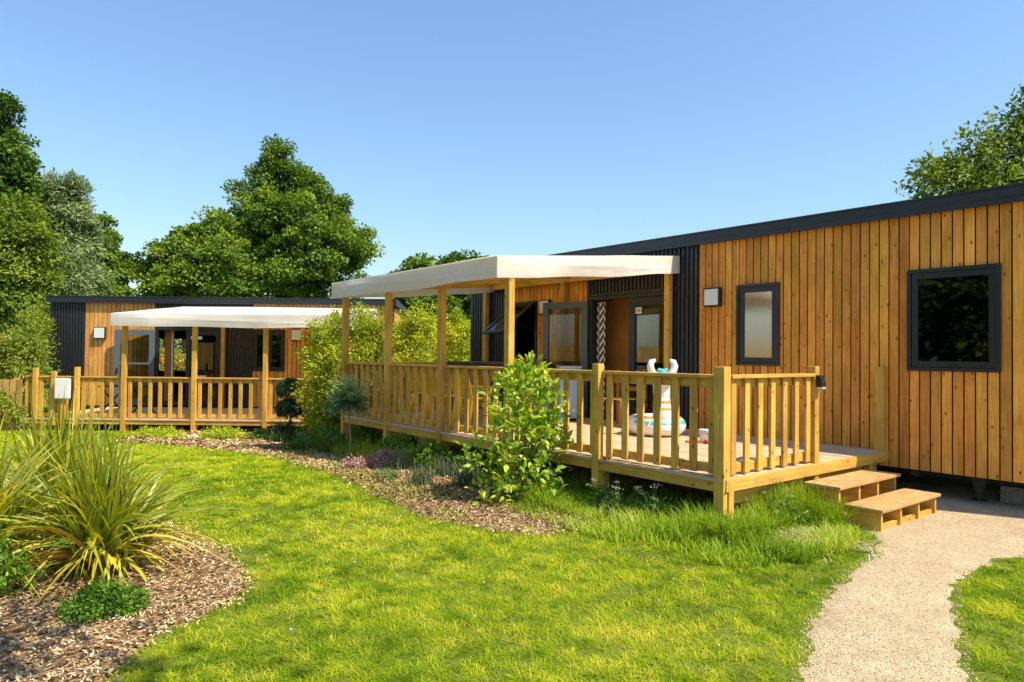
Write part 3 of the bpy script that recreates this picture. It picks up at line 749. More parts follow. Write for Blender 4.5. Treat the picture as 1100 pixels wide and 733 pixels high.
# pale blue cabinet by the door
M['paleblue'] = simple('pale_blue_paint', (.50,.60,.80), .4, noise=.05, nscale=6)
t = thing('cabinet', 'pale blue cabinet with a flat lid standing before the open door leaf', 'cabinet', FA, (-5.41, 2.69, ZD))
MB().box(-5.86, -4.96, 2.45, 2.93, ZD+.05, ZD+.93).build('body', M['paleblue'], t, .012)
MB().box(-5.88, -4.94, 2.42, 2.95, ZD+.932, ZD+.975).build('lid', M['paleblue'], t, .012)
MB().box(-5.415, -5.406, 2.444, 2.4495, ZD+.08, ZD+.90).build('seam', M['frame'], t)
for x in (-5.80, -5.02):
    MB().box(x-.03, x+.03, 2.49, 2.90, ZD, ZD+.048).build('foot', M['black'], t)
for x in (-5.47, -5.35): MB().tube([(x, 2.43, ZD+.55), (x, 2.43, ZD+.68)], .008, 8).build('handle', M['steel'], t)

# high dark table with yellow perforated chairs
M['darkwood'] = wood('dark_stained_wood', [(.25, (.06,.035,.028)), (.5, (.09,.055,.045)), (.75, (.13,.085,.07))], 'x', knots=False, var=.15)
t = thing('table', 'high dark brown table among yellow chairs under the canopy', 'table', FA, (-5.5, 1.75, ZD))
mb = MB()
for i in range(8): mb.box(-7.0, -4.85, 1.3+i*.135, 1.3+i*.135+.13, ZD+1.005, ZD+1.03)
mb.build('table_top', M['darkwood'], t, .003)
for y in (1.36, 2.28): MB().box(-6.9, -4.93, y, y+.03, ZD+.92, ZD+1.004).build('apron', M['steel'], t)
for x in (-6.86, -4.97):
    for y in (1.43, 2.25): MB().box(x-.03, x+.03, y-.03, y+.03, ZD, ZD+.918).build('leg', M['steel'], t, .004)
M['yellow'] = simple('yellow_powder_coat', (.90,.58,.012), .35)
M['orange'] = simple('orange_powder_coat', (.75,.22,.03), .4)
def chair(x, y, rot, label, mat):
    fr = Frame(*FA.w(x, y)[:2], FA.rot+rot)
    t = thing('chair', label, 'chair', fr, (0, 0, ZD), 'metal chairs on the near deck')
    z = ZD; m = M[mat]
    MB().box(-.21, .21, -.21, .20, z+.44, z+.46).build('seat', m, t, .006)
    # perforated backrest: a curved sheet with rows of square holes
    mb = MB(); nx, nz = 19, 17
    def pt(u, v, o): a = (u-.5)*1.0; return (.24*math.sin(a)/math.sin(.5)*.92, .20+o+.05*math.cos(a)-.03+.10*v, z+.50+.36*v)
    for o in (0, .006):
        for j in range(nz+1):
            for i in range(nx+1): mb.v.append(pt(i/nx, j/nz, o))
    n0 = (nx+1)*(nz+1)
    for j in range(nz):
        for i in range(nx):
            if i % 2 == 1 and j % 2 == 1 and nz*.45 < j < nz-1: continue
            q = (j*(nx+1)+i, j*(nx+1)+i+1, (j+1)*(nx+1)+i+1, (j+1)*(nx+1)+i); mb.f.append(q); mb.f.append(tuple(k+n0 for k in reversed(q)))
    mb.build('backrest', m, t)
    for sx in (-1, 1):
        MB().tube([(sx*.20, .18, z+.44), (sx*.225, .22, z+.52), (sx*.225, .31, z+.87)], .014, 8).build('back_frame', m, t, smooth=True)
        MB().tube([(sx*.19, -.19, z+.44), (sx*.22, -.22, z)], [.032, .022], 8).build('leg', m, t, smooth=True)
        MB().tube([(sx*.19, .18, z+.44), (sx*.22, .27, z)], [.034, .024], 8).build('leg', m, t, smooth=True)
        MB().tube([(sx*.21, -.2, z+.63), (sx*.225, .25, z+.66)], .012, 8).tube([(sx*.20, -.2, z+.45), (sx*.21, -.2, z+.63)], .012, 8).build('armrest', m, t, smooth=True)
    return t
chair(-6.95, 1.0, PI+.15, 'yellow perforated metal chair left of the dark table, nearest the hedge', 'yellow')
chair(-6.12, .82, PI-.1, 'yellow perforated metal chair in front of the dark table', 'yellow')
chair(-5.40, .88, PI+.1, 'yellow perforated metal chair partly behind the leafy laurel bush', 'yellow')
chair(-5.95, 2.65, .1, 'orange metal chair on the far side of the dark table', 'orange')
# wooden chair by the closed leaf
t = thing('wooden_chair', 'brown slatted wooden chair by the closed door leaf behind the inflatable', 'chair', FA, (-4.0, 2.9, ZD))
mb = MB()
for i in range(5): mb.box(-4.22, -3.80, 2.68+i*.085, 2.75+i*.085, ZD+.44, ZD+.46)
mb.build('seat', M['pine_x'], t, .003)
mb = MB()
for i in range(3): mb.box(-4.2, -3.82, 3.12, 3.14, ZD+.58+i*.12, ZD+.65+i*.12)
mb.build('backrest', M['panelwood'], t, .003)
for x in (-4.24, -3.80):
    MB().box(x-.018, x+.018, 3.10, 3.145, ZD, ZD+.93).build('leg', M['panelwood'], t, .003)
    MB().box(x-.018, x+.018, 2.68, 2.72, ZD, ZD+.438).build('leg', M['panelwood'], t, .003)

# white utility box on the far rail; folded furniture behind the far rail
t = thing('utility_box', 'white utility box on a short stake against the far railing', 'utility box', FB, (-10.61, -.13, ZB))
MB().box(-10.79, -10.43, -.21, -.115, .53, 1.02).build('case', M['white'], t, .03)
MB().box(-10.66, -10.56, -.16, -.125, ZB-.1, .528).build('stake', M['pine_z'], t, .004)
t = thing('trestle_table', 'black X-legged trestle table behind the far railing', 'table', FB, (-9.75, 1.1, BZD))
MB().box(-10.35, -9.05, .8, 1.5, BZD+.71, BZD+.735).build('table_top', M['black'], t, .004)
for x in (-10.1, -9.3):
    MB().bar((x-.33, 1.0, BZD), (x+.33, 1.0, BZD+.70), .03, .03).bar((x+.33, 1.04, BZD), (x-.33, 1.04, BZD+.70), .03, .03).build('cross_leg', M['black'], t)
t = thing('stool', 'pale stacked stool beside the far closed door leaf', 'stool', FB, (-8.65, 2.7, BZD))
MB().lathe([(.17, 0), (.18, .02), (.18, .035), (.17, .045)], (-8.65, 2.7, BZD+.9), 18).build('seat', M['white'], t)
for k in range(4):
    a = k*PI/2+.6; MB().tube([(-8.65+.12*math.cos(a), 2.7+.12*math.sin(a), BZD+.90), (-8.65+.2*math.cos(a), 2.7+.2*math.sin(a), BZD)], .013, 6).build('leg', M['steel'], t)
MB().lathe([(.165, 0), (.165, .01)], (-8.65, 2.7, BZD+.35), 18).build('foot_ring', M['steel'], t)

# blocks and stand under the near home
for i, (x, y, lab) in enumerate(((1.45, D+.55, 'grey concrete block under the near home beside the gravel'), (-3.2, D+.6, 'grey concrete block in the dark under the near deck door'))):
    o = MB().box(-.32, .32, -.1, .1, -.06, .20).build('concrete_block', M['concrete'], None, .012); o.location = FA.w(x, y); o.rotation_euler = (0, 0, FA.rot)
    tag(o, lab, 'concrete block', 'concrete support blocks')
t = thing('support_jack', 'dark steel support jack bolted under the near home beside the block', 'jack', FA, (.95, D+.3, .33))
mb = MB(); mb._add([(.86, D+.28, .328), (1.06, D+.28, .328), (1.0, D+.28, .12), (.92, D+.28, .12), (.86, D+.36, .328), (1.06, D+.36, .328), (1.0, D+.36, .12), (.92, D+.36, .12)],
        [(0,1,2,3),(4,7,6,5),(0,4,5,1),(1,5,6,2),(2,6,7,3),(3,7,4,0)]); mb.build('bracket', M['steel'], t, .004)
MB().box(.88, 1.04, D+.24, D+.40, -.05, .02).box(.94, .98, D+.30, D+.34, .02, .119).build('base_plate', M['steel'], t)
tag(MB().tube([(3.02, 5.93, -.05), (3.0, 5.9, .07)], [.012, .004], 8).build('marker_peg', M['white'], None, smooth=True), 'small white peg at the edge of the lawn and gravel', 'peg')

# paling fence to the left of the far deck
t = thing('fence', 'pale wooden paling fence at the left edge behind the strap leaved clumps', 'fence', FB, (-14, 0, ZB))
mb = MB()
for i in range(26):
    x = -11.75-.16*i; mb.box(x-.065, x+.065, -.012, .012, ZB-.05, .93+.05*random.random())
mb.build('paling', M['fencewood'], t, .004)
for z in (ZB+.25, .68): MB().box(-15.9, -11.66, .0135, .06, z, z+.09).build('cross_rail', M['pine_x'], t)
for x in (-11.9, -13.9, -15.8): rpost(t, x, .11, ZB-.2, 1.0, .09)
FF = Frame(-14.5, 20.9, math.radians(-86))
t = thing('fence', 'taller closed board fence along the left boundary, half hidden by foliage', 'fence', FF, (0, 0, ZB))
mb = MB()
for i in range(100):
    x = .15*i; mb.box(x-.073, x+.073, -.0125, .0125, ZB-.05, 2.05+.02*random.random())
mb.build('paling', M['fencewood'], t, .003)
for x in np.arange(0, 15.1, 2.5): rpost(t, float(x), .07, ZB-.2, 2.1, .1)

# ================================================================== ground
def ground_mat():
    m, nt, b = new_mat('turf_soil')
    tc = N(nt, 'ShaderNodeTexCoord'); n = N(nt, 'ShaderNodeTexNoise', Scale=1.3, Detail=8.0, Roughness=.7); L(nt, tc.outputs['Object'], n.inputs['Vector'])
    r = ramp(nt, [(.3, (.07,.09,.012)), (.5, (.14,.17,.018)), (.7, (.22,.23,.035))]); L(nt, n.outputs['Fac'], r.inputs['Fac']); L(nt, r.outputs['Color'], b.inputs['Base Color'])
    n2 = N(nt, 'ShaderNodeTexNoise', Scale=60.0, Detail=4.0); L(nt, tc.outputs['Object'], n2.inputs['Vector'])
    bp = N(nt, 'ShaderNodeBump', Strength=.8, Distance=.03); L(nt, n2.outputs['Fac'], bp.inputs['Height']); L(nt, bp.outputs['Normal'], b.inputs['Normal'])
    b.inputs['Roughness'].default_value = .95; b.inputs['Specular IOR Level'].default_value = .1
    return m
def mulch_mat():
    m, nt, b = new_mat('bark_mulch')
    tc = N(nt, 'ShaderNodeTexCoord'); v = N(nt, 'ShaderNodeTexVoronoi', Scale=38.0); n = N(nt, 'ShaderNodeTexNoise', Scale=3.0, Detail=7.0, Roughness=.7)
    L(nt, tc.outputs['Object'], n.inputs['Vector'])
    mp = N(nt, 'ShaderNodeMapping'); mp.inputs['Scale'].default_value = (1, .55, 1); mp.inputs['Rotation'].default_value = (0,0,.6); L(nt, tc.outputs['Object'], mp.inputs['Vector']); L(nt, mp.outputs[0], v.inputs['Vector'])
    mx = N(nt, 'ShaderNodeMix', data_type='RGBA', blend_type='MIX'); mx.inputs[0].default_value = .45
    L(nt, v.outputs['Color'], mx.inputs[6]); L(nt, n.outputs['Color'], mx.inputs[7])
    bw = N(nt, 'ShaderNodeRGBToBW'); L(nt, mx.outputs[2], bw.inputs[0])
    r = ramp(nt, [(.25, (.035,.02,.010)), (.48, (.17,.10,.05)), (.7, (.38,.25,.135))]); L(nt, bw.outputs[0], r.inputs['Fac']); L(nt, r.outputs['Color'], b.inputs['Base Color'])
    bp = N(nt, 'ShaderNodeBump', Strength=1.0, Distance=.02); L(nt, v.outputs['Distance'], bp.inputs['Height']); L(nt, bp.outputs['Normal'], b.inputs['Normal'])
    b.inputs['Roughness'].default_value = .95; b.inputs['Specular IOR Level'].default_value = .1
    return m
def gravel_mat():
    m, nt, b = new_mat('fine_gravel')
    tc = N(nt, 'ShaderNodeTexCoord'); v = N(nt, 'ShaderNodeTexVoronoi', Scale=120.0); n = N(nt, 'ShaderNodeTexNoise', Scale=2.5, Detail=8.0, Roughness=.7)
    L(nt, tc.outputs['Object'], v.inputs['Vector']); L(nt, tc.outputs['Object'], n.inputs['Vector'])
    bw = N(nt, 'ShaderNodeRGBToBW'); L(nt, v.outputs['Color'], bw.inputs[0])
    r = ramp(nt, [(.12, (.17,.12,.065)), (.35, (.46,.35,.215)), (.75, (.60,.48,.325))]); L(nt, bw.outputs[0], r.inputs['Fac'])
    r2 = ramp(nt, [(.35, (.78,.76,.72)), (.65, (1.05,1.04,1.0))]); L(nt, n.outputs['Fac'], r2.inputs['Fac'])
    mx = N(nt, 'ShaderNodeMix', data_type='RGBA', blend_type='MULTIPLY'); mx.inputs[0].default_value = 1.0; L(nt, r.outputs['Color'], mx.inputs[6]); L(nt, r2.outputs['Color'], mx.inputs[7])
    L(nt, mx.outputs[2], b.inputs['Base Color'])
    bp = N(nt, 'ShaderNodeBump', Strength=.7, Distance=.008); L(nt, v.outputs['Distance'], bp.inputs['Height']); L(nt, bp.outputs['Normal'], b.inputs['Normal'])
    b.inputs['Roughness'].default_value = .9; b.inputs['Specular IOR Level'].default_value = .2
    return m
M['ground'] = ground_mat(); M['mulch'] = mulch_mat(); M['gravel'] = gravel_mat()
gx = np.unique(np.r_[np.linspace(-400, -20, 20), np.arange(-20, 20, .25), np.linspace(20, 400, 20)])
gy = np.unique(np.r_[np.linspace(-200, -8, 14), np.arange(-8, 26, .25), np.linspace(26, 900, 24)])
GX, GY = np.meshgrid(gx, gy); nx, ny = len(gx), len(gy)
idx = np.arange(nx*ny).reshape(ny, nx)
q = np.stack([idx[:-1,:-1], idx[:-1,1:], idx[1:,1:], idx[1:,:-1]], -1).reshape(-1, 4)
np_mesh('ground', np.c_[GX.ravel(), GY.ravel(), zt(GX.ravel(), GY.ravel())], q.ravel(), np.full(len(q), 4), M['ground'], kind='structure', smooth=True)

PATH = smooth_poly([(.95,2.4),(1.15,3.0),(1.50,3.75),(1.92,4.56),(2.5,5.42),(3.22,6.34),(3.5,6.9),(3.2,7.6),(3.75,8.4),(5.4,9.9),(8.5,6.5),(7.2,4.0),(5.2,5.7),(4.42,6.08),(3.93,5.80),(3.42,5.35),(3.15,4.94),(2.85,4.4),(2.52,3.77),(2.25,3.0),(2.05,2.4)], wob=.022, seed=3)
BEDL = smooth_poly([(-2.15,2.6),(-2.02,3.2),(-2.05,3.66),(-2.09,4.17),(-1.90,4.72),(-1.95,5.27),(-2.29,5.85),(-2.88,6.57),(-3.44,7.09),(-4.6,8.2),(-6.2,9.0),(-8.4,9.0),(-9.4,6.5),(-8.4,3.4),(-4.5,2.2)], wob=.04, seed=8)
BEDM = smooth_poly([(-8.3,14.9),(-7.3,14.4),(-6.34,13.9),(-5.2,13.1),(-3.85,11.7),(-2.55,9.85),(-1.45,8.15),(-.9,7.35),(-.2,6.85),(.3,6.72),(.75,6.95),(1.2,7.5),(2.2,7.9),(3.2,8.5),(.5,12.5),(-2.2,15.8),(-3.2,18.0),(-8.0,18.2)], wob=.06, seed=5)
# soil in the dark under the decks and homes belongs to the bed sheet
sheet('gravel_path', PATH, .012, .12, M['gravel'])
sheet('mulch_bed', BEDL, .02, .12, M['mulch'])
sheet('mulch_bed', BEDM, .02, .16, M['mulch'])

FOOT = [[FA.w(*p)[:2] for p in ((-8.3,-.0),(.06,-.0),(.06,1.2),(1.0,1.2),(1.0,3.4),(2.7,3.5),(2.7,7.6),(-9.2,7.6),(-9.2,3.4),(-8.3,3.4))],
        [FB.w(*p)[:2] for p in ((-11.6,0),(-3.3,0),(-3.3,7.6),(-13.4,7.6),(-13.4,3.4),(-11.6,3.4))]]
def masks(x, y):
    b = in_poly(x, y, PATH); l = in_poly(x, y, BEDL); m = in_poly(x, y, BEDM); f = in_poly(x, y, FOOT[0]) | in_poly(x, y, FOOT[1])
    return b, l, m, f
def polar(n, r0, r1, a0, a1):
    r = RNG.uniform(r0, r1, n); a = RNG.uniform(math.radians(a0), math.radians(a1), n)
    return r*np.sin(a), r*np.cos(a), r      # angle measured from the viewing axis; density falls as 1/r
def blades(name, bx, by, bz, h, w, lean, mat, tint, seg=3, kind=None, parent=None, az=None, curl=1.0, tilt=None):
    """curved grass ribbons: arrays of roots, heights, widths, leans (horizontal reach / height)"""
    n = len(bx); az = RNG.uniform(0, 2*PI, n) if az is None else az
    dx, dy = np.cos(az), np.sin(az); px, py = -dy, dx; pz = np.zeros(n)
    if tilt is not None: px, py, pz = px*np.cos(tilt), py*np.cos(tilt), np.sin(tilt)
    V = []
    for k in range(seg+1):
        f = k/seg; ww = w*(1-f**1.6)*.5
        up = h*(f - .30*lean*f**2.2*curl); out = h*lean*(.35*f + .65*f*f)
        cx, cy, cz = bx+dx*out, by+dy*out, bz+up
        if k < seg:
            V.append(np.stack([cx-px*ww, cy-py*ww, cz-pz*ww], -1)); V.append(np.stack([cx+px*ww, cy+py*ww, cz+pz*ww], -1))
        else: V.append(np.stack([cx, cy, cz], -1))
    nv = 2*seg+1
    V = np.stack(V, 1).reshape(-1, 3)
    pat = []; sizes = []
    for k in range(seg-1): pat += [2*k, 2*k+1, 2*k+3, 2*k+2]; sizes.append(4)
    pat += [2*seg-2, 2*seg-1, 2*seg]; sizes.append(3)
    F = (np.arange(n)[:,None]*nv + np.array(pat)[None]).ravel()
    return np_mesh(name, V, F, np.tile(sizes, n), mat, parent, kind, np.repeat(tint, len(sizes)))
M['grass'] = leafmat('lawn_blade', [(0, (.09,.20,.006)), (.35, (.25,.39,.010)), (.7, (.50,.575,.022)), (.93, (.68,.66,.065)), (1, (.74,.66,.22))], .48, .6, .08)
NB = 900000
x, y, r = polar(NB, 3.0, 22.0, -52, 52)
jx, jy = RNG.normal(0, .04, len(x)), RNG.normal(0, .04, len(x)); b, _, _, f = masks(x+jx, y+jy); _, l, _, _ = masks(x+jx*2.2, y+jy*2.2); _, _, m, _ = masks(x+jx*4.5, y+jy*4.5)
ok = ~(b | l | m | f) & (y < 20.5) & (y > 2.0) & (x > -14.3)
x, y, r = x[ok], y[ok], r[ok]; n = len(x)
pt = vnoise(x, y, .8)*.17 + vnoise(x, y, 2.6)*.20 + vnoise(x, y, 8.0)*.30 + vnoise(x, y, 19.0)*.33
h = (.016+.024*RNG.random(n)+.020*vnoise(x, y, 4.0)**1.5+.026*vnoise(x, y, 13.0)**2)*(1+.25*(r > 8))
tint = np.clip((pt-.5)*2.0 + .51 - .17*sstep((x-.8)/1.5) + RNG.normal(0, .15, n), 0, 1)
bare = (vnoise(x, y, 8.5)*.7+vnoise(x, y, 1.9)*.3 > .69) & (RNG.random(n) < .8); x, y, r, h, tint = (a[~bare] for a in (x, y, r, h, tint)); n = len(x)
tint = np.minimum(tint, .93); dry = RNG.random(n) < .02; tint[dry] = 1.0
blades('lawn_grass', x, y, zt(x, y)-.004, h, (.0032+.003*RNG.random(n))*np.maximum(1, r/4.5), RNG.uniform(.5, 2.2, n), M['grass'], tint, seg=2, kind='stuff')

M['chip'] = leafmat('bark_chip', [(0, (.04,.02,.009)), (.3, (.29,.165,.072)), (.65, (.58,.405,.21)), (1, (.76,.59,.36))], 0, .9, .1)
def flakes(name, x, y, z, ln, wd, mat, tint, flat=.35):
    n = len(x); az = RNG.uniform(0, 2*PI, n); pit = RNG.normal(0, flat, n); rol = RNG.normal(0, flat, n)
    d = np.stack([np.cos(az)*np.cos(pit), np.sin(az)*np.cos(pit), np.sin(pit)], -1)
    s = np.stack([-np.sin(az)*np.cos(rol), np.cos(az)*np.cos(rol), np.sin(rol)], -1)
    c = np.stack([x, y, z], -1)
    q = [c-d*ln[:,None]*.5-s*wd[:,None]*.35, c+d*ln[:,None]*.45-s*wd[:,None]*.5, c+d*ln[:,None]*.5+s*wd[:,None]*.4, c-d*ln[:,None]*.45+s*wd[:,None]*.5]
    V = np.stack(q, 1).reshape(-1, 3)
    np_mesh(name, V, np.arange(4*n), np.full(n, 4), mat, None, 'stuff', tint)
x, y, r = polar(210000, 3.0, 18.5, -52, 25)
_, l, m, _ = masks(x+RNG.normal(0, .07, len(x)), y+RNG.normal(0, .07, len(x))); b = in_poly(x, y, PATH); ok = (l | m) & ~b & ((RNG.random(len(x)) < .75) | l)
x, y, r = x[ok], y[ok], r[ok]; n = len(x)
tint = np.clip(.19-.22*m[ok]+.42*(vnoise(x, y, 1.1)-.35)+.30*(vnoise(x, y, 4.5)-.4)+.85*RNG.random(n)**1.3, 0, 1)  # middle bed chips tinted darker to carry the shade of the shrubs
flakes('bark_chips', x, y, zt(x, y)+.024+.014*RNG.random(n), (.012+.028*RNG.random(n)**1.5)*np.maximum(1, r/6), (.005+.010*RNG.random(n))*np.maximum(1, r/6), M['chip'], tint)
# chips strayed into the lawn along the left bed
M['pebble'] = leafmat('gravel_grain', [(0, (.10,.07,.04)), (.3, (.38,.285,.18)), (.7, (.54,.43,.29)), (1, (.66,.56,.42))], 0, .85, .2)
x, y, r = polar(85000, 3.0, 11.0, 10, 54)
ok = in_poly(x, y, PATH); x, y = x[ok], y[ok]; n = len(x)
s = .0022+.0045*RNG.random(n)**2.5; z = zt(x, y)+.013
c = np.stack([x, y, z], -1)
oct_ = np.array([(1,0,0),(0,1,0),(-1,0,0),(0,-1,0),(0,0,.8),(0,0,-.8)])
V = (c[:,None,:] + oct_[None]*s[:,None,None]*RNG.uniform(.6, 1.3, (n, 6, 1))).reshape(-1, 3)
pat = np.array([0,1,4, 1,2,4, 2,3,4, 3,0,4]); F = (np.arange(n)[:,None]*6+pat[None]).ravel()
np_mesh('gravel_grains', V, F, np.full(4*n, 3), M['pebble'], None, 'stuff', np.repeat(np.clip(RNG.normal(.55, .28, n), 0, 1), 4))
# ================================================================== vegetation
CAMH, PITCH, ROLL, FPX_ = 1.72, .0179, .0107, 755.0
_cp, _sp, _cr, _sr = math.cos(PITCH), math.sin(PITCH), math.cos(ROLL), math.sin(ROLL)
CR = Vector((_cr, -_sr*_sp, _sr*_cp)); CU = Vector((-_sr, -_cr*_sp, _cr*_cp)); CF = Vector((0, _cp, _sp))
def at(x, y, Y):
    """a point of the photograph (1100 px wide) at distance Y"""
    d = CF + CR*((x-550)/FPX_) + CU*((366.5-y)/FPX_)
    return (d.x*Y/d.y, Y, CAMH + d.z*Y/d.y)
def lob(Y, *rows, depth=1.0):
    """rows of (x, y, rx, ry, dY) in the photograph's pixels -> crown lobes in metres"""
    out = []
    for r in rows:
        Yl = Y + (r[4] if len(r) > 4 else 0); s = Yl/FPX_; p = at(r[0], r[1], Yl)
        out.append((p[0], p[1], p[2], r[2]*s, r[2]*s*depth, r[3]*s))
    return out
def leaves_mesh(name, c, d, nrm, ln, wd, mat, tint, parent=None, kind=None, fold=.25, big=False, base=(0,0,0)):
    """pointed leaves, creased along the midrib: centres of the leaf base, direction, face normal"""
    d = d/np.linalg.norm(d, axis=1, keepdims=True)
    s = np.cross(d, nrm); s /= np.linalg.norm(s, axis=1, keepdims=True)+1e-9
    u = np.cross(s, d)
    c = c - np.array(base)
    n = len(c); ln = ln[:,None]; wd = wd[:,None]
    if not big:
        V = np.stack([c, c+d*ln*.45-s*wd*.5+u*wd*fold, c+d*ln, c+d*ln*.45+s*wd*.5+u*wd*fold], 1).reshape(-1, 3)
        F = (np.arange(n)[:,None]*4 + np.array([0,1,2, 0,2,3])[None]).ravel()
        return np_mesh(name, V, F, np.full(2*n, 3), mat, parent, kind, np.repeat(tint, 2))
    q = lambda f, w, z: c+d*ln*f+s*wd*w+u*ln*z
    V = np.stack([q(0,0,0), q(.3,0,.0), q(.7,0,-.06), q(1,0,-.20), q(.28,-.42,.07), q(.62,-.46,.03), q(.28,.42,.07), q(.62,.46,.03)], 1).reshape(-1, 3)
    pat = [0,1,4, 1,2,5,4, 2,3,5, 0,6,1, 1,6,7,2, 2,7,3]; sz = [3,4,3,3,4,3]
    F = (np.arange(n)[:,None]*8 + np.array(pat)[None]).ravel()
    return np_mesh(name, V, F, np.tile(sz, n), mat, parent, kind, np.repeat(tint, 6), smooth=True)
def unit(n):
    v = RNG.normal(0, 1, (n, 3)); return v/np.linalg.norm(v, axis=1, keepdims=True)
def crown_points(lobes, nclump, per, spread, inner=.25, flat=.55, low=-.75, r0=.72, r1=1.16):
    """clump centres over the lobes' skins (and some inside), then leaf places in every clump"""
    w = np.array([(l[3]*l[4]+l[3]*l[5]+l[4]*l[5]) for l in lobes]); w = w/w.sum()
    k = RNG.choice(len(lobes), nclump, p=w); Lb = np.array(lobes)[k]
    d = unit(nclump); d[:,2] = np.where(d[:,2] < low, -d[:,2], d[:,2])
    rad = np.where(RNG.random(nclump) < inner, RNG.uniform(.35, .8, nclump), RNG.uniform(r0, r1, nclump))
    cc = Lb[:,:3] + d*Lb[:,3:6]*rad[:,None]
    sz = spread*RNG.uniform(.6, 1.45, nclump)
    ct = RNG.normal(0, .15, nclump)
    n = nclump*per; i = np.repeat(np.arange(nclump), per)
    o = unit(n)*(RNG.random(n)**.45)[:,None]; o[:,2] *= flat
    o[:,2] -= .25*(o[:,0]**2+o[:,1]**2)
    p = cc[i] + o*sz[i][:,None]
    out = d[i]*.6 + o
    return p, out, ct[i], cc
def leaf_cloud(name, lobes, nclump, per, spread, ll, lw, mat, parent, base, t0=.5, inner=.25, flat=.55, big=False, upness=1.1, low=-.75, tj=.12, r0=.72, r1=1.16):
    p, out, ct, cc = crown_points(lobes, nclump, per, spread, inner, flat, low, r0, r1)
    n = len(p); nr = (unit(n)*.75 + np.array([0, 0, upness]) + out*.35) if big else (unit(n)*.5 + np.array([0, 0, .45*upness]) + out*1.15)
    d = out*.8 + unit(n)*.8; d[:,2] += (.55 if big else -.15)
    ln = ll*RNG.uniform(.65, 1.3, n)
    tint = np.clip(t0 + ct + RNG.normal(0, tj, n), 0, 1)
    leaves_mesh(name, p, d, nr, ln, ln*lw, mat, tint, parent, None, .22, big, base)
    return cc
def limb(mb, p0, p1, r0, r1, n=6, wob=.12):
    p0, p1 = Vector(p0), Vector(p1); L_ = (p1-p0).length; pts = []
    for i in range(n+1):
        f = i/n; p = p0.lerp(p1, f) + Vector((random.uniform(-1,1), random.uniform(-1,1), random.uniform(-.3,.6)))*wob*L_*.25*math.sin(PI*f)
        p.z += .10*L_*math.sin(PI*f); pts.append(p)
    mb.tube(pts, [r0+(r1-r0)*(i/n)**.8 for i in range(n+1)], 7)
M['bark'] = simple('tree_bark', (.13,.10,.075), .95, .1, noise=.4, nscale=9, bump=.8)
M['bark_pale'] = simple('pale_bark', (.28,.24,.19), .9, .1, noise=.3, nscale=14, bump=.5)
def tree(name, label, x, y, lobes, nclump, per, spread, ll, lw, mat, r, t0=.5, group=None, inner=.25, flat=.55, bark='bark', trunk_top=None, tj=.12, r0=.72, r1=1.16):
    z0 = float(zt(x, y)); t = thing(name, label, 'tree', FW, (x, y, z0), group)
    mb = MB(); zs = sorted(l[2] for l in lobes); top = trunk_top or (zs[len(zs)//2])
    sp = [(x, y, z0-.3), (x+.05*r, y, z0+.4), (x+random.uniform(-.3,.3), y, z0+(top-z0)*.5), (x+random.uniform(-.4,.4), y, top)]
    mb.tube(sp, [r*1.35, r*1.05, r*.8, r*.45], 9)
    for l in lobes:
        f = random.uniform(.35, .8); s = Vector(sp[1]).lerp(Vector(sp[3]), f)
        limb(mb, s, (l[0], l[1], l[2]+l[5]*.25), r*.42, r*.08)
        for k in range(4):
            a = unit(1)[0]; e = (l[0]+a[0]*l[3]*.85, l[1]+a[1]*l[4]*.85, l[2]+abs(a[2])*l[5]*.8)
            limb(mb, (l[0], l[1], l[2]), e, r*.12, r*.03, 4)
    mb.build('trunk', M[bark], t, smooth=True)
    leaf_cloud('crown', lobes, nclump, per, spread, ll, lw, mat, t, (x, y, z0), t0, inner, flat, tj=tj, r0=r0, r1=r1)
    return t
M['maple'] = leafmat('maple_leaf', [(0, (.022,.055,.009)), (.5, (.10,.185,.02)), (1, (.27,.36,.04))], .30, .5, .12)
M['willow'] = leafmat('willow_leaf', [(0, (.09,.12,.05)), (.5, (.19,.26,.10)), (1, (.38,.46,.20))], .28, .5, .12)
M['limetree'] = leafmat('yellow_green_leaf', [(0, (.06,.105,.012)), (.5, (.17,.25,.027)), (1, (.34,.39,.06))], .35, .5, .12)
M['ashleaf'] = leafmat('ash_leaf', [(0, (.04,.075,.012)), (.5, (.12,.19,.022)), (1, (.30,.37,.06))], .35, .5, .12)
M['darkleaf'] = leafmat('dark_leaf', [(0, (.018,.045,.008)), (.5, (.06,.125,.016)), (1, (.17,.26,.033))], .28, .5, .12)

tree('maple_tree', 'tall dark green maple, the largest crown, standing behind the far home', *at(310, 330, 40)[:2],
     lob(40, (296,174,11,20,1), (286,196,16,20,1), (268,212,16,16,0), (315,196,20,22,1), (330,208,16,20,1), (348,230,24,24,1), (374,256,20,24,0), (388,262,12,18,0), (300,240,40,34,-1), (272,262,30,34,-1), (340,272,42,32,-2), (384,283,17,17,0), (300,300,50,30,-2), (262,300,26,26,-2), (362,310,34,22,-1)),
     430, 190, .62, .17, .85, M['maple'], .42, .58, 'background trees', tj=.14)
tree('maple_tree', 'lower rounded maple to the left of the tallest crown', *at(205, 330, 37)[:2],
     lob(37, (232,256,20,24,0), (205,272,24,22,0), (176,286,20,22,0), (236,284,30,30,-1), (205,298,34,26,-1), (162,306,10,10,0), (250,316,30,18,-1), (184,316,28,14,-1)),
     250, 175, .58, .17, .85, M['maple'], .3, .70, 'background trees', tj=.14)
tree('maple_tree', 'small mid green tree just left of the far home roof, beside the grey willow', *at(112, 340, 42)[:2],
     lob(42, (105,252,16,18,0), (92,275,24,24,0), (116,274,18,18,0), (126,292,12,14,0), (100,305,32,24,-1), (128,312,10,10,0)),
     170, 170, .58, .17, .85, M['maple'], .26, .62, 'background trees')
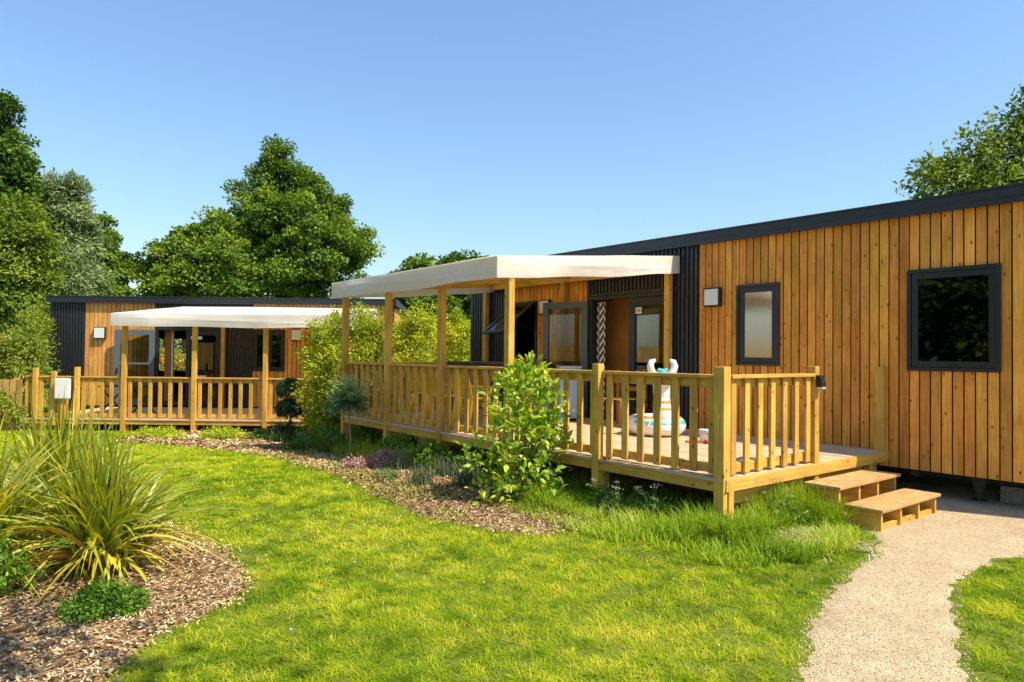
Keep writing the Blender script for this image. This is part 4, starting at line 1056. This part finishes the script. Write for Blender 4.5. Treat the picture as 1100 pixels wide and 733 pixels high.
tree('willow_tree', 'grey green willow with fine silvery leaves at left', *at(62, 350, 35)[:2],
     lob(35, (55,215,24,24,0), (78,218,17,22,0), (40,245,28,30,0), (70,255,30,34,0), (60,300,38,34,-1), (82,300,22,26,0), (30,290,30,34,-1)),
     380, 140, .55, .24, .30, M['willow'], .3, .55, 'background trees', inner=.3, flat=.8)
tree('dark_tree', 'very tall dark tree cut by the left edge of the picture', *at(-20, 350, 31)[:2],
     lob(31, (4,130,14,24,0), (8,172,22,24,0), (-10,165,30,40,0), (-20,215,46,44,0), (18,196,12,14,0), (6,235,24,30,-1), (-15,290,50,50,0)),
     300, 180, .55, .16, .8, M['darkleaf'], .4, .5, 'background trees')
tree('lime_tree', 'yellow green bushy tree in front of the willow at the left edge', *at(10, 370, 25)[:2],
     lob(25, (12,232,20,22,0), (30,270,22,28,0), (2,275,34,34,0), (25,315,26,30,0), (0,330,40,40,0), (35,345,14,22,0), (-30,280,40,50,0)),
     190, 210, .55, .145, .6, M['limetree'], .2, .54, 'background trees', flat=.75)
tree('dark_tree', 'dark round tree seen above the near canopy and between its posts', *at(475, 360, 36)[:2],
     lob(36, (462,296,26,16,0), (495,292,26,16,0), (440,318,24,26,0), (475,325,34,30,-1), (508,320,30,30,0), (435,350,26,24,0), (480,355,40,26,0), (520,290,16,12,0)),
     270, 170, .58, .17, .85, M['darkleaf'], .3, .70, 'background trees')
tree('ash_tree', 'loose leafy tree rising behind the near home at the right edge', *at(1085, 300, 19)[:2],
     lob(19, (1082,152,20,26,0), (1056,168,22,26,0), (1030,186,20,18,0), (998,186,14,12,0), (1012,200,28,16,0), (976,202,8,10,0), (1105,125,16,20,0), (1112,170,34,40,0), (1060,205,46,24,0), (1100,230,60,40,0), (1102,96,7,8,0)),
     430, 30, .30, .145, .52, M['ashleaf'], .16, .62, 'background trees', inner=.3, flat=1.1, tj=.2, r0=.6, r1=1.32)
t = tree('oak_tree', 'leafy tree behind the viewpoint that shades the mulch corner', .4, -2.6, [(.75,1.45,7.2,.75,.6,.4), (2.55,.85,7.2,.32,.3,.3), (1.5,.8,7.0,.4,.4,.3), (.2,.3,7.4,1.0,.8,.6), (.4,-1.2,7.6,1.3,1.2,.9), (.4,-2.6,8.2,1.6,1.5,1.1)],
     190, 46, .5, .16, .6, M['maple'], .16, .5)
for X_, Y_, h_ in ((-17, -1.5, 9), (-14.5, -7, 8)):  # out-of-view trees, added to darken what the panes mirror
    tree('oak_tree', 'unseen tall tree added left of the garden for dark window reflections', X_, Y_, [(X_, Y_, h_*.75, 2.6, 2.6, 2.2), (X_+1, Y_+1.5, h_*.5, 2.6, 2.6, 2.2), (X_-.5, Y_-2, h_*.5, 2.8, 2.6, 2.4), (X_+1, Y_, h_*.25, 2.8, 3.2, 2.0)],
         380, 60, .9, .34, .8, M['maple'], .3, .6, 'added reflection trees')

# far hedge closing the view behind the homes
lobes = [(X_, 60+4*math.sin(X_), 1.2+.8*math.sin(X_*1.7), 4.5, 2.5, 2.2+.8*math.sin(X_*.9)) for X_ in np.arange(-60, 40, 4.0)]
p, out, ct, cc = crown_points(lobes, 900, 40, 1.0)
n = len(p); ln = .38*RNG.uniform(.7, 1.3, n)
leaves_mesh('far_hedge', p, out+unit(n), unit(n)*.7+np.array([0,0,1.0]), ln, ln*.8, M['maple'], np.clip(.55+ct+RNG.normal(0,.1,n), 0, 1), None, 'stuff')

def shrub(name, label, x, y, lobes, nclump, per, spread, ll, lw, mat, t0=.5, group=None, stems=7, big=False, flat=.8, inner=.35, cat='shrub', tj=.12, upness=.8, sr=.018, low=-.9):
    z0 = float(zt(x, y)); t = thing(name, label, cat, FW, (x, y, z0), group)
    cc = leaf_cloud('foliage', lobes, nclump, per, spread, ll, lw, mat, t, (x, y, z0), t0, inner, flat, big, upness, low, tj)
    mb = MB()
    for k in range(stems):
        e = cc[RNG.integers(len(cc))]
        limb(mb, (x+random.uniform(-.06,.06), y+random.uniform(-.06,.06), z0-.05), tuple(e), sr, sr*.25, 5, .25)
    if stems: mb.build('stem', M['bark'], t, smooth=True)
    return t
M['hedge'] = leafmat('hedge_leaf', [(0, (.04,.075,.010)), (.4, (.19,.28,.02)), (.72, (.50,.56,.04)), (1, (.68,.68,.09))], .42, .45, .12)
M['laurel'] = leafmat('laurel_leaf', [(0, (.06,.15,.014)), (.5, (.20,.36,.03)), (.8, (.48,.60,.06)), (1, (.66,.68,.13))], .40, .45, .25)
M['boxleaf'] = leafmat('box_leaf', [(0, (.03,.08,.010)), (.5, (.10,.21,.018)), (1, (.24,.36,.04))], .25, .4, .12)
M['topiary'] = leafmat('topiary_leaf', [(0, (.015,.035,.012)), (.5, (.035,.08,.024)), (1, (.08,.15,.04))], .15, .5, .3)
M['limeleaf'] = leafmat('lime_groundcover', [(0, (.16,.24,.015)), (.5, (.40,.50,.03)), (1, (.62,.66,.07))], .35, .5, .12)

shrub('hedge_shrub', 'tall yellow green shrub between the two decks, in front of the far canopy', *at(368, 470, 15.2)[:2],
      lob(15.2, (342,372,15,24,0), (362,358,16,22,.3), (385,352,17,20,.3), (404,362,14,24,0), (340,415,16,34,-.2), (366,408,26,38,-.3), (398,408,18,40,0), (350,455,24,32,-.3), (382,450,26,34,-.1)),
      640, 46, .17, .075, .42, M['hedge'], .52, 'hedge shrubs', 14, tj=.17)
shrub('hedge_shrub', 'bright yellow green shrub seen between the near canopy posts', *at(448, 430, 17.6)[:2],
      lob(17.6, (432,362,14,22,0), (450,352,15,22,0), (445,392,24,34,0), (428,392,14,24,-.2), (455,420,26,30,0)),
      330, 46, .19, .08, .42, M['hedge'], .66, 'hedge shrubs', 10, tj=.15)
shrub('hedge_shrub', 'bright rounded shrub touching the dark end of the near home', *at(486, 430, 18.6)[:2],
      lob(18.6, (472,352,15,20,0), (492,354,14,20,0), (482,388,24,34,0), (498,390,12,30,0), (480,420,26,28,0)),
      330, 46, .19, .08, .42, M['hedge'], .70, 'hedge shrubs', 10, tj=.15)
shrub('hedge_shrub', 'pale green shrub spilling over the paling fence at far left', *at(22, 430, 19.5)[:2],
      lob(19.5, (8,390,18,24,0), (30,375,18,26,0), (42,400,10,24,0), (18,420,22,26,-.4), (6,440,22,20,-2.6), (26,446,14,14,-2.6), (-15,400,24,34,0), (35,345,14,16,.5)),
      460, 46, .22, .085, .42, M['limetree'], .72, 'hedge shrubs', 10, tj=.17)
M['flower'] = leafmat('red_yellow_flower', [(0, (.10,.20,.03)), (.6, (.3,.35,.05)), (.8, (.75,.5,.05)), (1, (.75,.12,.05))], .3, .5, .3)
shrub('flower_shrub', 'sunlit flowering shrub seen through the far home', -12.6, 26.6, [(-12.6,26.6,.9,.9,.6,.8), (-13.4,26.8,1.0,.8,.6,.7), (-11.8,26.7,.7,.8,.6,.6)], 200, 40, .2, .09, .6, M['flower'], .55, None, 6, tj=.25)

# laurel bush in front of the near deck: big leaves, some lower sprays
bx_, by_ = at(556, 538, 8.3)[:2]
shrub('laurel_bush', 'bright leafy laurel bush with large leaves in front of the near deck', bx_, by_,
      lob(8.3, (560,415,26,20,0), (578,440,30,26,.05), (545,438,24,24,-.1), (590,462,20,24,.1), (552,470,32,26,-.1), (572,498,28,22,0), (528,492,20,14,-.15), (505,487,16,9,-.1), (548,522,24,12,-.2), (520,534,14,6,-.2), (588,522,14,10,-.1), (566,398,8,8,0)),
      190, 9, .14, .105, .46, M['laurel'], .62, None, 14, True, tj=.18, upness=1.1, flat=.9, sr=.012)
shrub('box_shrub', 'low clipped box mound on the mulch at the foot of the strap leaved clump', *at(113, 662, 4.62)[:2],
      lob(4.62, (113,648,34,14,0), (92,652,18,11,-.05), (136,650,18,12,0), (116,640,22,12,.03)),
      240, 34, .05, .028, .55, M['boxleaf'], .55, None, 6, tj=.16, sr=.005)
shrub('leafy_weed', 'leafy green seedling cut by the left edge of the mulch bed', *at(8, 640, 4.95)[:2],
      lob(4.95, (8,600,16,16,0), (14,625,18,16,-.05), (-8,610,18,24,0)), 40, 10, .07, .055, .5, M['laurel'], .3, None, 6, True, sr=.006)
for (x_, y_, Y_, lab, w_) in ((176, 468, 15.6, 'lime green mound between the second and third far posts from the left', 22), (240, 468, 15.5, 'lime green mound right of the middle far canopy post', 22), (158, 469, 16.0, 'small lime green tuft under the far deck edge, leftmost of the mounds', 11), (283, 470, 15.6, 'dull green mound near the topiary balls', 15)):
    dull = 'dull' in lab
    shrub('groundcover_mound', lab, *at(x_, y_+6, Y_)[:2], lob(Y_, (x_-w_*.4,y_,w_*.6,6,0), (x_+w_*.4,y_+1,w_*.6,6,0), (x_,y_-1,w_*.5,7,0)), 90, 34, .09, .05, .5, M['boxleaf' if dull else 'limeleaf'], .5, 'low mounds along the far deck', 0, flat=.9)

# two-ball topiary
tx, ty = at(311, 472, 15.4)[:2]; tz = float(zt(tx, ty))
t = thing('topiary', 'dark two ball topiary on a thin stem before the far deck', 'topiary', FW, (tx, ty, tz))
MB().tube([(tx, ty, tz-.05), (tx+.01, ty, tz+.5), (tx, ty, 1.05)], [.025, .02, .016], 8).build('stem', M['bark'], t, smooth=True)
for yy, rr in ((418, 12.2), (440, 12.2)):
    c = at(311, yy, 15.4); s = 15.4/FPX_
    leaf_cloud('leaf_ball', [(c[0], c[1], c[2], rr*s, rr*s, rr*s*.86)], 260, 30, .04, .035, .5, M['topiary'], t, (tx, ty, tz), .5, .35, 1.0, r0=.93, r1=1.02)
leaf_cloud('leaf_ball', [(tx-.1, ty-.05, tz+.18, .34, .25, .2)], 90, 30, .06, .05, .4, M['topiary'], t, (tx, ty, tz), .5, .35, 1.0)

# grafted spruce on a pale stem
M['spruce'] = leafmat('spruce_needle', [(0, (.03,.07,.04)), (.5, (.09,.18,.08)), (.8, (.25,.36,.13)), (1, (.50,.58,.20))], .15, .5, .3)
sx_, sy_ = at(375, 494, 11.9)[:2]; sz_ = float(zt(sx_, sy_)); s = 11.9/FPX_
t = thing('standard_spruce', 'small blue green spruce grafted on a thin pale stem by the deck corner', 'small tree', FW, (sx_, sy_, sz_))
hc = at(374, 432, 11.9)
MB().tube([(sx_, sy_, sz_-.05), (sx_+.02, sy_, sz_+.35), (hc[0], hc[1], hc[2])], [.018, .015, .013], 8).build('stem', M['bark_pale'], t, smooth=True)
cs, ds, ns, ls, ts = [], [], [], [], []
for k in range(480):
    a = random.uniform(0, 2*PI); el = random.uniform(-.5, 1.45); Lb = random.uniform(.2, .42)*(1.3 if el > .8 else 1)
    d0 = Vector((math.cos(a)*math.cos(el), math.sin(a)*math.cos(el), math.sin(el)))
    for j in range(26):
        f = .2+.8*j/26; pnt = Vector(hc) + Vector((d0.x*1.15, d0.y*1.0, d0.z*.95))*Lb*f - Vector((0,0,.10*f*f*(1-max(0,math.sin(el)))))
        rdir = Vector(unit(1)[0]); nd = (rdir - d0*rdir.dot(d0)*.6 + d0*.7)
        cs.append(pnt); ds.append(nd); ns.append(unit(1)[0]); ls.append(random.uniform(.025, .045)); ts.append(min(1, max(0, .28+.5*f*(el > .5)+.2*f+random.gauss(0,.1))))
ls = np.array(ls)
leaves_mesh('head', np.array([tuple(c) for c in cs]), np.array([tuple(c) for c in ds]), np.array(ns), ls, ls*.34, M['spruce'], np.array(ts), t, None, .1, False, (sx_, sy_, sz_))

# strap-leaved clumps, grasses and flowers: ribbon plants
M['flax'] = leafmat('flax_blade', [(0, (.08,.14,.016)), (.35, (.22,.28,.028)), (.7, (.55,.52,.05)), (.93, (.70,.58,.10)), (1, (.48,.25,.05))], .35, .38, .45)
M['strap'] = leafmat('strap_leaf', [(0, (.03,.085,.014)), (.5, (.08,.17,.026)), (1, (.18,.27,.05))], .35, .4, .4)
M['lav'] = leafmat('lavender_leaf', [(0, (.06,.09,.04)), (.5, (.13,.17,.085)), (.85, (.22,.25,.14)), (1, (.25,.16,.28))], .2, .6, .2)
def ribbons(name, label, cat, x, y, n, h0, h1, w, l0, l1, mat, t0=.5, tj=.18, rad=.12, group=None, seg=6, part='blade_tuft', curl=1.0, kind=None):
    z0 = float(zt(x, y))
    o = blades(name, RNG.normal(0, rad, n), RNG.normal(0, rad, n), np.full(n, -.02), RNG.uniform(h0, h1, n), w*RNG.uniform(.7, 1.3, n), RNG.uniform(l0, l1, n)**1.0, mat, np.clip(t0+RNG.normal(0, tj, n), 0, 1), seg=seg, curl=curl)
    o.location = (x, y, z0+.02)
    return tag(o, label, cat, group, kind)
def flax(label, x, y, n, s=1.0, t0=.52):
    z0 = float(zt(x, y)); az = RNG.uniform(0, 2*PI, n); u = RNG.random(n)
    h = (.55+.80*RNG.random(n)**.8)*s*(1.08-.15*u); lean = .08+.95*u**1.3
    t = thing('strap_leaf_clump', label, 'strap leaved plant', FW, (x, y, z0), 'strap leaved clumps in the mulch')
    k = n*7//9
    for nm, sl, tt in (('fresh_leaves', slice(0, k), t0), ('old_leaves', slice(k, n), .74)):
        m = len(az[sl])
        rx = RNG.normal(0, .09*s, m); ry = RNG.normal(0, .09*s, m)
        ln = lean[sl] if nm == 'fresh_leaves' else lean[sl]*.45+.68
        blades(nm, rx, ry, np.full(m, .0), h[sl]*(1 if nm == 'fresh_leaves' else .86), (.032+.026*RNG.random(m))*s, ln, M['flax'], np.clip(tt+RNG.normal(0, .17, m), 0, 1), seg=9, parent=t, az=az[sl], curl=1.9 if nm == 'fresh_leaves' else RNG.uniform(2.6, 4.4, m), tilt=RNG.uniform(-.95, .95, m))
    return t
flax('large arching yellow green strap leaved clump nearest the viewer', -3.14, 5.45, 540, .98, .42)
flax('strap leaved clump behind the nearest one, towards the paling fence', -4.15, 6.45, 560, 1.05, .48)
flax('strap leaved clump cut by the left edge', -4.05, 5.35, 480, 1.05, .48)

gl = 'strap leaved perennials along the near deck'
for (px_, py_, Y_, n_, h_, lab) in ((320, 492, 13.4, 70, .42, 'tufted green perennial below the topiary balls'), (352, 492, 12.8, 90, .55, 'strap leaved perennial left of the grafted spruce'), (386, 486, 12.9, 80, .5, 'dark strap leaved perennial in shade right of the spruce stem'), (335, 482, 14.2, 60, .5, 'tufted perennial in front of the tall hedge shrub'), (300, 480, 15.0, 50, .35, 'small green tuft under the far deck corner')):
    ribbons('perennial', lab, 'perennial', *at(px_, py_, Y_)[:2], n_, h_*.6, h_*1.1, .028, .3, 1.1, M['strap'], .5, .2, .1, gl)
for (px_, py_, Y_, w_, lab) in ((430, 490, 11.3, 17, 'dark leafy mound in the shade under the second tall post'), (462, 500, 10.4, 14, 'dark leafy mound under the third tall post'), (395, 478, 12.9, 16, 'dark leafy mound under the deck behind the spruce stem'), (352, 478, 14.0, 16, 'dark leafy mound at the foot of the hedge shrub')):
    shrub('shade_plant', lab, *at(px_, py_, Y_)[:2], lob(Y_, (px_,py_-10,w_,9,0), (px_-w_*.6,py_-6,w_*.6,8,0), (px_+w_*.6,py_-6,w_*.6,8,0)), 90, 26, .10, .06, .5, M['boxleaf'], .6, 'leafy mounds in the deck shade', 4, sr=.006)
gl = 'grey green lavender tufts in the middle bed'
for (px_, py_, Y_, n_, h_, lab) in ((452, 526, 9.05, 190, .36, 'grey green lavender tuft below the second tall post'), (500, 524, 9.0, 210, .42, 'lavender tuft at the left foot of the laurel bush'), (432, 506, 10.3, 170, .4, 'lavender tuft behind the pink flowers'), (478, 512, 9.7, 170, .38, 'shaded lavender tuft under the deck edge')):
    ribbons('lavender', lab, 'lavender', *at(px_, py_, Y_)[:2], n_, h_*.55, h_*1.05, .010, .15, .75, M['lav'], .45, .2, .08, gl, 4)
shrub('silver_mound', 'small round grey green mound in front of the lavender', *at(415, 522, 9.4)[:2], lob(9.4, (415,515,12,9,0), (408,518,9,7,0)), 90, 30, .05, .03, .4, M['willow'], .45, None, 0)
# pink flowering mounds
M['pink'] = leafmat('pink_flower', [(0, (.12,.16,.06)), (.35, (.30,.22,.13)), (.6, (.55,.27,.25)), (1, (.74,.48,.45))], .3, .6, .2)
for (px_, py_, Y_, w_, lab) in ((398, 506, 10.6, 20, 'pink flowering mound left of the second tall post'), (380, 511, 10.3, 13, 'paler pink flowering mound at the bed edge'), (418, 500, 11.0, 14, 'pink flowering mound closest to the deck')):
    x_, y2 = at(px_, py_, Y_)[:2]
    shrub('heather', lab, x_, y2, lob(Y_, (px_,py_-8,w_*.8,8,0), (px_-w_*.5,py_-5,w_*.6,6,0), (px_+w_*.5,py_-6,w_*.6,7,0)), 110, 26, .07, .032, .5, M['pink'], .55, 'pink flowering mounds', 0, tj=.28, flat=1.1)

# rough grass round the near deck corner and in its shade
def scatter_local(n, xa, xb, ya, yb):
    lx = RNG.uniform(xa, xb, n); ly = RNG.uniform(ya, yb, n)
    X = FA.ox+FA.c*lx-FA.s*ly; Y = FA.oy+FA.s*lx+FA.c*ly
    return X, Y
M['rough'] = leafmat('rough_grass_blade', [(0, (.06,.13,.010)), (.45, (.24,.38,.026)), (.8, (.46,.56,.06)), (1, (.68,.62,.28))], .45, .5, .12)
M['straw'] = leafmat('dry_clipping', [(0, (.30,.32,.09)), (.5, (.60,.56,.28)), (1, (.80,.74,.50))], .3, .7, .2)
P4 = []
for (n_, xa, xb, ya, yb, h_) in ((3800, -2.4, .1, -.75, -.02, .26), (2600, -2.3, .0, -.1, .7, .34), (3600, -.25, .40, -.4, .95, .34), (2400, .0, .62, .78, 1.26, .38), (2600, .2, 1.05, -.4, .9, .19), (1500, -5.5, -2.4, -.45, .6, .30), (3200, -8.2, -4.5, -.5, .9, .36), (1500, -.9, .9, -1.0, -.3, .16), (2200, -2.4, -.2, -1.15, -.5, .12)):
    X, Y = scatter_local(n_, xa, xb, ya, yb); P4.append((X, Y, np.full(n_, h_)*RNG.uniform(.45, 1.25, n_)*(.5+.9*vnoise(X, Y, 2.2))))
X = np.concatenate([p[0] for p in P4]); Y = np.concatenate([p[1] for p in P4]); H_ = np.concatenate([p[2] for p in P4])
ok = ~in_poly(X, Y, PATH); X, Y, H_ = X[ok], Y[ok], H_[ok]; n = len(X)
blades('rough_grass', X, Y, zt(X, Y), H_, .008+.007*RNG.random(n), RNG.uniform(.2, 1.2, n), M['rough'], np.clip(vnoise(X, Y, 1.6)*.6+.22+RNG.normal(0, .14, n), 0, 1), seg=4, kind='stuff', curl=1.4)
X, Y = scatter_local(6500, -.1, 1.3, -.5, 1.15); d = np.hypot((X-FA.w(.58, .38)[0])/.62, (Y-FA.w(.58, .38)[1])/.50)
ok = (d+.9*(vnoise(X, Y, 4)-.5)+.5*(RNG.random(len(d))-.5) < .95) ; X, Y = X[ok], Y[ok]; n = len(X)
blades('dry_clippings', X, Y, zt(X, Y)+.01+.07*RNG.random(n)*np.clip(1.1-d[ok], 0, 1), RNG.uniform(.03, .09, n), .005+.003*RNG.random(n), RNG.uniform(1.2, 3.0, n), M['straw'], np.clip(RNG.normal(.5, .22, n), 0, 1), seg=3, kind='stuff')
# weeds scattered over the bed
x, y, r = polar(26000, 5.5, 15, -30, 12); b, l, m, f = masks(x, y); ok = m & ~f & (vnoise(x, y, 1.7)+.25*(RNG.random(len(x))-.5) > .52); x, y = x[ok], y[ok]; n = len(x)
blades('bed_weeds', x, y, zt(x, y)+.02, RNG.uniform(.02, .09, n), RNG.uniform(.006, .013, n), RNG.uniform(.4, 1.3, n), M['rough'], np.clip(RNG.normal(.55, .2, n), 0, 1), seg=2, kind='stuff')
# a few white clover heads in the lawn
x, y, r = polar(70, 4, 12, -30, 30); b, l, m, f = masks(x, y); ok = ~(b | l | m | f); x, y = x[ok], y[ok]
db = MB()
for k in range(len(x)): db.ball((x[k], y[k], float(zt(x[k], y[k]))+.045), .006, 6, 4)
db.build('clover_heads', M['white'], None, kind='stuff')
# cow-parsley like weeds with pale umbels at the deck
M['umbel'] = simple('pale_umbel', (.42,.43,.28), .8)
for (lx, ly, h_, lab) in ((-1.35, -.28, .42, 'pale flowering weed under the deck lip, leftmost'), (-.95, -.42, .36, 'pale flowering weed under the deck lip, in the middle'), (-.62, -.30, .42, 'pale flowering weed nearest the corner post'), (.28, .55, .46, 'tall pale weed growing against the deck end beam')):
    X0, Y0, _ = FA.w(lx, ly); z0 = float(zt(X0, Y0))
    t = thing('umbel_weed', lab, 'weed', FW, (X0, Y0, z0), 'pale flowering weeds by the near deck')
    st = MB()
    for k in range(5):
        a = random.uniform(0, 2*PI); rr = random.uniform(.05, .2); e = (X0+rr*math.cos(a), Y0+rr*math.sin(a), z0+h_*random.uniform(.65, 1.05))
        st.tube([(X0, Y0, z0), (X0+rr*.3*math.cos(a), Y0+rr*.3*math.sin(a), z0+h_*.5), e], [.004, .003, .002], 5)
        um = MB()
        for q in range(14):
            u = random.uniform(0, 2*PI); v = .05*math.sqrt(random.random()); um.ball((e[0]+v*math.cos(u), e[1]+v*math.sin(u), e[2]+random.uniform(-.008, .012)), .0045, 5, 4)
        um.build('flower_head', M['umbel'], t)
    st.build('stem', M['strap_plain'] if 'strap_plain' in M else M.setdefault('strap_plain', simple('green_stem', (.10,.18,.04), .6)), t)
    lc = [(X0, Y0, z0+h_*.35, .16, .16, h_*.3)]
    leaf_cloud('leaves', lc, 26, 14, .06, .05, .4, M['strap'], t, (X0, Y0, z0), .6, .4, .9)

# ================================================================== light, sky, camera
EL = math.radians(55.0); SD = Vector((.869, -.495, 0)).normalized()*math.cos(EL) + Vector((0, 0, math.sin(EL)))
su = bpy.data.lights.new('sun', 'SUN'); su.energy = SUN_E; su.angle = math.radians(.53); su.color = (1.0, .90, .70)
so = bpy.data.objects.new('sun', su); COL.objects.link(so); so.rotation_euler = (-SD).to_track_quat('-Z', 'Y').to_euler(); so.location = (10, -6, 20)
w = bpy.data.worlds.new('World'); SC.world = w; w.use_nodes = True; nt = w.node_tree
sk = nt.nodes.new('ShaderNodeTexSky'); sk.sky_type = 'NISHITA'; sk.sun_disc = False; sk.sun_elevation = EL; sk.sun_rotation = math.atan2(SD.x, SD.y)
sk.altitude = 0; sk.air_density = 1.5; sk.dust_density = SKY_DUST; sk.ozone_density = SKY_OZ
bg = nt.nodes['Background']; bg.inputs['Strength'].default_value = SKY_S; nt.links.new(sk.outputs[0], bg.inputs['Color'])
cam = bpy.data.cameras.new('camera'); cam.sensor_width = 36.0; cam.lens = FPX_/1100*36; cam.clip_end = 3000; cam.clip_start = .05
co = bpy.data.objects.new('camera', cam); COL.objects.link(co)
co.matrix_world = Matrix(((CR.x, CU.x, -CF.x, 0), (CR.y, CU.y, -CF.y, 0), (CR.z, CU.z, -CF.z, CAMH), (0, 0, 0, 1)))
SC.camera = co
SC.view_settings.view_transform = 'Standard'; SC.view_settings.look = 'None'; SC.view_settings.gamma = 1.0; SC.view_settings.use_curve_mapping = False
SC.view_settings.exposure = EXPO
SC.render.engine = 'CYCLES'; cy = SC.cycles
cy.max_bounces = 8; cy.diffuse_bounces = 4; cy.glossy_bounces = 3; cy.transparent_max_bounces = 8; cy.transmission_bounces = 3
cy.use_denoising = True; cy.sample_clamp_indirect = 6.0
try: cy.denoiser = 'OPENIMAGEDENOISE'
except Exception: pass
